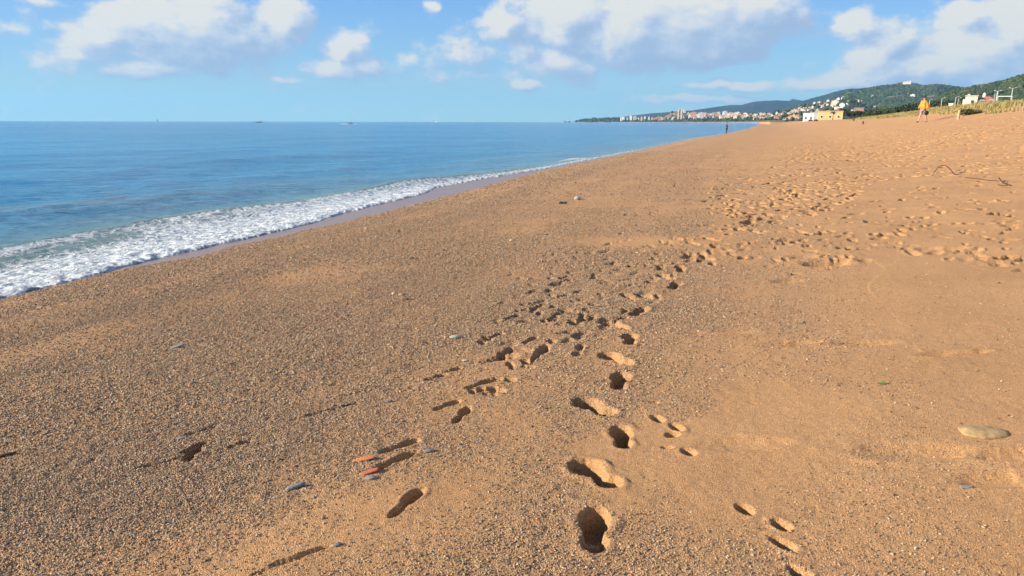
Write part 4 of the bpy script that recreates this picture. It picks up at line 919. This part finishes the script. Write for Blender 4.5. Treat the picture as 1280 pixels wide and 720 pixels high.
# ------------------------------------------------------------------ BOATS
def hull(w, l, h, bow=.35):
    vs = []; fs = []; n = 9
    for i in range(n):
        u_ = i / (n - 1); x_ = (u_ - .5) * l; wd = w / 2 * (1 - max(0, (u_ - .45) / .55) ** 2.2) + .01; sh = h * (1 + bow * u_ * u_)
        vs += [(x_, -wd, sh), (x_, -wd * .75, -.1), (x_, wd * .75, -.1), (x_, wd, sh)]
    for i in range(n - 1):
        for j in range(3): fs.append((i * 4 + j, i * 4 + j + 1, i * 4 + j + 5, i * 4 + j + 4))
        fs.append((i * 4 + 3, i * 4, i * 4 + 4, i * 4 + 7))
    fs += [(0, 3, 2, 1), ((n - 1) * 4, (n - 1) * 4 + 1, (n - 1) * 4 + 2, (n - 1) * 4 + 3)]; return vs, fs
def boat(name, label, px, dist, l, kind, rot, hm, group=None, cat='boat'):
    b = float(brg(px)); t = empty(name, (math.sin(b) * dist, math.cos(b) * dist, .0), -b + rot, label, cat, group)
    vs, fs = hull(l * .28, l, l * .085); mb = MB(); mb.add(vs, fs); mb.build('hull', hm, t)
    if kind == 'motor':
        mb = MB(); mb.box(-l * .12, l * .16, -l * .09, l * .09, l * .085, l * .24); mb.build('cabin', whiteM, t)
        mb = MB(); mb.box(-l * .05, l * .165, -l * .092, l * .092, l * .17, l * .215); mb.build('window', winM, t)
        mb = MB(); mb.tube([(-l * .02, 0, l * .24), (-l * .02, 0, l * .55)], l * .012, 6); mb.tube([(-l * .1, 0, l * .40), (l * .06, 0, l * .40)], l * .008, 6); mb.build('mast', steel, t)
        mb = MB(); mb.tube([(-l * .3, 0, l * .09), (-l * .3, 0, l * .25), (-l * .28, 0, l * .27)], [l * .03, l * .035, l * .025], 8); mb.build('winch', blackM, t)
    elif kind == 'sail':
        mb = MB(); mb.tube([(0, 0, 0), (0, 0, l * 1.25)], l * .01, 6); mb.build('mast', steel, t)
        mb = MB(); mb.add([(-.02 * l, .02, l * .16), (-.42 * l, .05 * l, l * .16), (-.02 * l, 0, l * 1.2), (-.02 * l, .03, l * .16), (-.42 * l, .05 * l + .02, l * .16), (-.02 * l, .02, l * 1.2)], [(0, 1, 2), (5, 4, 3)]); mb.build('mainsail', whiteM, t)
        mb = MB(); mb.add([(.03 * l, .02, l * .14), (.45 * l, 0, l * .14), (.03 * l, .02 * l, l * .95), (.03 * l, .04, l * .14), (.45 * l, .02, l * .14), (.03 * l, .02 * l + .02, l * .95)], [(0, 1, 2), (5, 4, 3)]); mb.build('jib', whiteM, t)
        mb = MB(); mb.box(-l * .2, l * .12, -l * .07, l * .07, l * .09, l * .13); mb.build('cabin', whiteM, t)
    else:
        mb = MB(); mb.box(-l * .42, -l * .22, -l * .08, l * .08, l * .085, l * .17); mb.build('wheelhouse', whiteM, t)
        mb = MB(); mb.box(-l * .21, -l * .205, -l * .06, l * .06, l * .12, l * .15); mb.build('window', winM, t)
        mb = MB(); mb.tube([(l * .1, 0, l * .08), (l * .1, 0, l * .22)], l * .008, 6); mb.build('mast', steel, t)
    return t
redH = simple('red hull paint', (.16, .02, .03), .5, .1); greyH = simple('grey hull paint', (.20, .24, .27), .5, .1)
boat('fishing_boat', 'small fishing boat with a white wake, nearest boat out at sea', 438, 640, 6.2, 'motor', R(4), greyH)
boat('sailing_boat', 'tiny pale sailing boat on the horizon at far left', 197, 2800, 9, 'sail', R(50), whiteM)
boat('cargo_boat', 'long low dark red boat on the horizon left of the fishing boat', 323.5, 1500, 13, 'cargo', R(175), redH)
boat('sailing_boat', 'tiny white sailing boat on the horizon, left of the two right of the fishing boat', 545.5, 2600, 5.5, 'sail', R(160), whiteM, 'tiny white boats on the horizon')
boat('sailing_boat', 'tiny white sailing boat on the horizon, right of the two right of the fishing boat', 593, 2600, 6., 'sail', R(20), whiteM, 'tiny white boats on the horizon')
foamM = simple('wake foam', (.8, .82, .82), .7, .1, 1)
b = float(brg(437)); xx, yy = math.sin(b) * 634, math.cos(b) * 634
mb = MB(); rg = random.Random(4)
for i in range(40):
    u_ = rg.uniform(-6.5, 5.5); v_ = rg.uniform(-2.2, 1.6); a = rg.uniform(.4, 1.2); mb.add([(u_ - a, v_, .05), (u_, v_ - a * .4, .05), (u_ + a, v_, .05), (u_, v_ + a * .4, .05), (u_, v_, .05 + rg.uniform(.1, .3))], [(0, 1, 4), (1, 2, 4), (2, 3, 4), (3, 0, 4)])
o = mb.build('boat_wake', foamM, kind='stuff', label='white broken water around the fishing boat'); o.location = (xx, yy, 0); o.rotation_euler.z = -b
# low rocks off the cape
for i, px in enumerate([706, 711.5]):
    b = float(brg(px)); d = 4200; lump('rock', simple('dark rock', (.12, .12, .12), .9, .2, .1), 9, 6, 5.5, (math.sin(b) * d, math.cos(b) * d, 1.5), 60 + i, None, .25, 2, 2., label=['left', 'right'][i] + ' one of two low dark rocks in the sea off the cape tip', cat='rock')['group'] = 'rocks off the cape'

# ------------------------------------------------------------------ LIGHT, SKY, CLOUDS
SUN_EL = R(21.5); SUN_DIR_TO = Vector((-1.0, -.22, 0)).normalized()           # horizontal direction towards the sun
sv = Vector((SUN_DIR_TO.x * math.cos(SUN_EL), SUN_DIR_TO.y * math.cos(SUN_EL), math.sin(SUN_EL)))
sd = bpy.data.lights.new('sun', 'SUN'); sd.energy = 5.0; sd.angle = R(.53); sd.color = (1.0, .87, .70)
so = bpy.data.objects.new('sun', sd); C.objects.link(so); so.rotation_euler = sv.to_track_quat('Z', 'Y').to_euler(); so.location = (0, 0, 50)
w = bpy.data.worlds.new('World'); sc.world = w; w.use_nodes = True; nt = w.node_tree; nt.nodes.clear()
out = N(nt, 'ShaderNodeOutputWorld'); bg = N(nt, 'ShaderNodeBackground'); Lk(nt, bg.outputs[0], out.inputs[0])
SKS = .10; bg.inputs[1].default_value = SKS
sky = N(nt, 'ShaderNodeTexSky'); sky.sky_type = 'NISHITA'; sky.sun_disc = False; sky.sun_elevation = SUN_EL
sky.sun_rotation = math.atan2(sv.x, sv.y); sky.air_density = 1.0; sky.dust_density = .3; sky.ozone_density = 1.6
# cloud density as a group of (azimuth, elevation) in degrees
CL = [(235, 38, 120, 54, 1.3), (175, 22, 60, 30, .9), (120, 48, 50, 34, .85), (285, 50, 80, 42, 1.), (355, 24, 44, 32, 1.), (100, 72, 40, 14, .5), (200, 85, 130, 14, .55), (55, 4, 24, 6, .35),
      (428, 62, 34, 28, .95), (450, 85, 60, 18, .6), (418, 82, 40, 16, .7),
      (628, 30, 38, 30, .75), (575, 66, 60, 24, .38), (512, 72, 20, 12, .4), (540, 8, 14, 10, .6), (655, 62, 45, 30, .45), (600, 95, 60, 12, .25),
      (715, 22, 85, 44, 1.2), (800, 36, 105, 56, 2.0), (870, 34, 110, 50, 2.1), (925, 22, 80, 42, 1.7), (700, 78, 80, 30, .65), (660, 106, 30, 12, .7), (850, 4, 130, 36, 1.2),
      (1070, 36, 34, 22, .95), (1100, 62, 50, 38, 1.), (1165, 80, 90, 36, 1.05), (1230, 70, 110, 48, 1.4), (1275, 40, 70, 50, 1.4), (1210, 19, 28, 16, 1.), (1160, 92, 120, 16, .7), (1290, 5, 60, 35, .9),
      (930, 106, 90, 8, .62), (1050, 103, 80, 8, .62), (880, 124, 100, 6, .5), (350, 98, 26, 5, .3), (12, 38, 14, 8, .3)]
def angs(px, py):
    d = ray(px, py); return math.degrees(math.atan2(d[0], d[1])), math.degrees(math.atan(d[2]))
G = bpy.data.node_groups.new('cloud_density', 'ShaderNodeTree')
G.interface.new_socket('Az', in_out='INPUT', socket_type='NodeSocketFloat'); G.interface.new_socket('El', in_out='INPUT', socket_type='NodeSocketFloat'); G.interface.new_socket('Density', in_out='OUTPUT', socket_type='NodeSocketFloat')
gi = G.nodes.new('NodeGroupInput'); go = G.nodes.new('NodeGroupOutput')
az, el = gi.outputs['Az'], gi.outputs['El']
cv = N(G, 'ShaderNodeCombineXYZ'); Lk(G, az, cv.inputs[0]); Lk(G, M_(G, 'MULTIPLY', el, 1.35), cv.inputs[1])
nw = N(G, 'ShaderNodeTexNoise', i_Scale=.35, i_Detail=3.); Lk(G, cv.outputs[0], nw.inputs['Vector'])
sp = N(G, 'ShaderNodeSeparateColor'); Lk(G, nw.outputs['Color'], sp.inputs[0])
azw = M_(G, 'ADD', az, M_(G, 'MULTIPLY', M_(G, 'SUBTRACT', sp.outputs[0], .5), 2.4)); elw = M_(G, 'ADD', el, M_(G, 'MULTIPLY', M_(G, 'SUBTRACT', sp.outputs[1], .5), 1.4))
acc = None
for (cx, cy, rx, ry, wt) in CL:
    a0, e0 = angs(cx, cy); ra = rx / 948 * 57.3; re = ry / 948 * 57.3
    dx = M_(G, 'MULTIPLY', M_(G, 'SUBTRACT', azw, a0), 1 / ra); dy = M_(G, 'MULTIPLY', M_(G, 'SUBTRACT', elw, e0), 1 / re)
    q_ = M_(G, 'MULTIPLY', M_(G, 'SUBTRACT', 1., M_(G, 'SQRT', M_(G, 'ADD', M_(G, 'MULTIPLY', dx, dx), M_(G, 'MULTIPLY', dy, dy)))), wt)
    acc = q_ if acc is None else M_(G, 'SMOOTH_MAX', acc, q_, .12)
hi = N(G, 'ShaderNodeTexNoise', i_Scale=.12, i_Detail=2.); Lk(G, cv.outputs[0], hi.inputs['Vector'])       # broken cloud over the rest of the sky, out of the frame
above = M_(G, 'MULTIPLY', M_(G, 'SUBTRACT', hi.outputs[0], .50), sstn(G, el, 10.5, 15.))
outside = M_(G, 'MULTIPLY', M_(G, 'SUBTRACT', hi.outputs[0], .47), M_(G, 'MULTIPLY', sstn(G, M_(G, 'ABSOLUTE', az), 38., 46.), sstn(G, el, 2., 4.)))
acc = M_(G, 'MAXIMUM', acc, M_(G, 'SUBTRACT', M_(G, 'MULTIPLY', M_(G, 'ADD', above, outside), 3.), .12))
n1 = N(G, 'ShaderNodeTexNoise', i_Scale=.40, i_Detail=10., i_Roughness=.60); Lk(G, cv.outputs[0], n1.inputs['Vector'])
dn = M_(G, 'ADD', acc, M_(G, 'MULTIPLY', M_(G, 'SUBTRACT', n1.outputs[0], .515), 1.45))
Lk(G, dn, go.inputs[0])
tc = N(nt, 'ShaderNodeTexCoord'); sx = N(nt, 'ShaderNodeSeparateXYZ'); Lk(nt, tc.outputs['Generated'], sx.inputs[0])
AZ = M_(nt, 'MULTIPLY', M_(nt, 'ARCTAN2', sx.outputs[0], sx.outputs[1]), 57.2958); EL = M_(nt, 'MULTIPLY', M_(nt, 'ARCSINE', sx.outputs[2]), 57.2958)
def cg(a, e):
    g = nt.nodes.new('ShaderNodeGroup'); g.node_tree = G; Lk(nt, a, g.inputs[0]); Lk(nt, e, g.inputs[1]); return g.outputs[0]
d0 = cg(AZ, EL); d1 = cg(M_(nt, 'SUBTRACT', AZ, .55), M_(nt, 'ADD', EL, .50)); d2 = cg(M_(nt, 'SUBTRACT', AZ, 1.5), M_(nt, 'ADD', EL, 1.1))
alpha = sstn(nt, d0, -.12, .36)
lit = M_(nt, 'ADD', .53, M_(nt, 'ADD', M_(nt, 'MULTIPLY', M_(nt, 'SUBTRACT', d0, d1), .85), M_(nt, 'MULTIPLY', M_(nt, 'SUBTRACT', M_(nt, 'MINIMUM', d0, .9), M_(nt, 'MINIMUM', d2, .9)), .80)))  # clouds' sunlit side and grey shaded underside, painted into their colour
CB = 1 / SKS
ccol = ramp(nt, lit, [(.0, (.20, .26, .36)), (.36, (.245, .30, .39)), (.68, (.34, .37, .41)), (1., (.44, .43, .395))])
cm = mixc(nt, 1., ccol, (CB, CB, CB), 'MULTIPLY')
hs = N(nt, 'ShaderNodeHueSaturation'); hs.inputs['Saturation'].default_value = 1.0; hs.inputs['Value'].default_value = 1.0
Lk(nt, sky.outputs[0], hs.inputs['Color'])
gs = ramp(nt, M_(nt, 'DIVIDE', EL, 90.), [(0, (.42, .80, .80)), (.018, (.34, .68, .81)), (.045, (.25, .54, .84)), (.095, (.165, .41, .86)), (.33, (.04, .15, .50)), (1, (.015, .07, .28))])
gs = mixc(nt, 1., gs, (.5 / SKS,) * 3, 'MULTIPLY')
skc = mixc(nt, .82, hs.outputs[0], gs)
fin = mixc(nt, M_(nt, 'MULTIPLY', alpha, .93), skc, cm)
Lk(nt, fin, bg.inputs[0])

# haze: one even block of air
HZ = 6.5e-5
mh = bpy.data.materials.new('haze'); mh.use_nodes = True; n_ = mh.node_tree; n_.nodes.clear()
o_ = N(n_, 'ShaderNodeOutputMaterial'); pv = N(n_, 'ShaderNodeVolumePrincipled'); Lk(n_, pv.outputs[0], o_.inputs['Volume'])
pv.inputs['Color'].default_value = (.26, .60, 1., 1); pv.inputs['Density'].default_value = HZ; pv.inputs['Anisotropy'].default_value = .1
mb = MB(); mb.box(-9600, 9600, -9600, 14500, -9, 420); o = mb.build('haze', mh, kind='stuff', label='thin blue sea haze softening the far hills')

# ------------------------------------------------------------------ render
sc.view_settings.view_transform = 'Standard'; sc.view_settings.look = 'None'; sc.view_settings.gamma = 1
sc.view_settings.exposure = 1.0
cy = sc.cycles if hasattr(sc, 'cycles') else None
sc.render.engine = 'CYCLES'
sc.cycles.use_denoising = True; sc.cycles.denoiser = 'OPENIMAGEDENOISE'; sc.cycles.denoising_input_passes = 'RGB_ALBEDO_NORMAL'; sc.cycles.denoising_prefilter = 'ACCURATE'
sc.cycles.max_bounces = 5; sc.cycles.diffuse_bounces = 1; sc.cycles.glossy_bounces = 2; sc.cycles.transmission_bounces = 2; sc.cycles.volume_bounces = 0
sc.cycles.use_adaptive_sampling = True; sc.cycles.adaptive_threshold = .015
sc.cycles.sample_clamp_indirect = 4
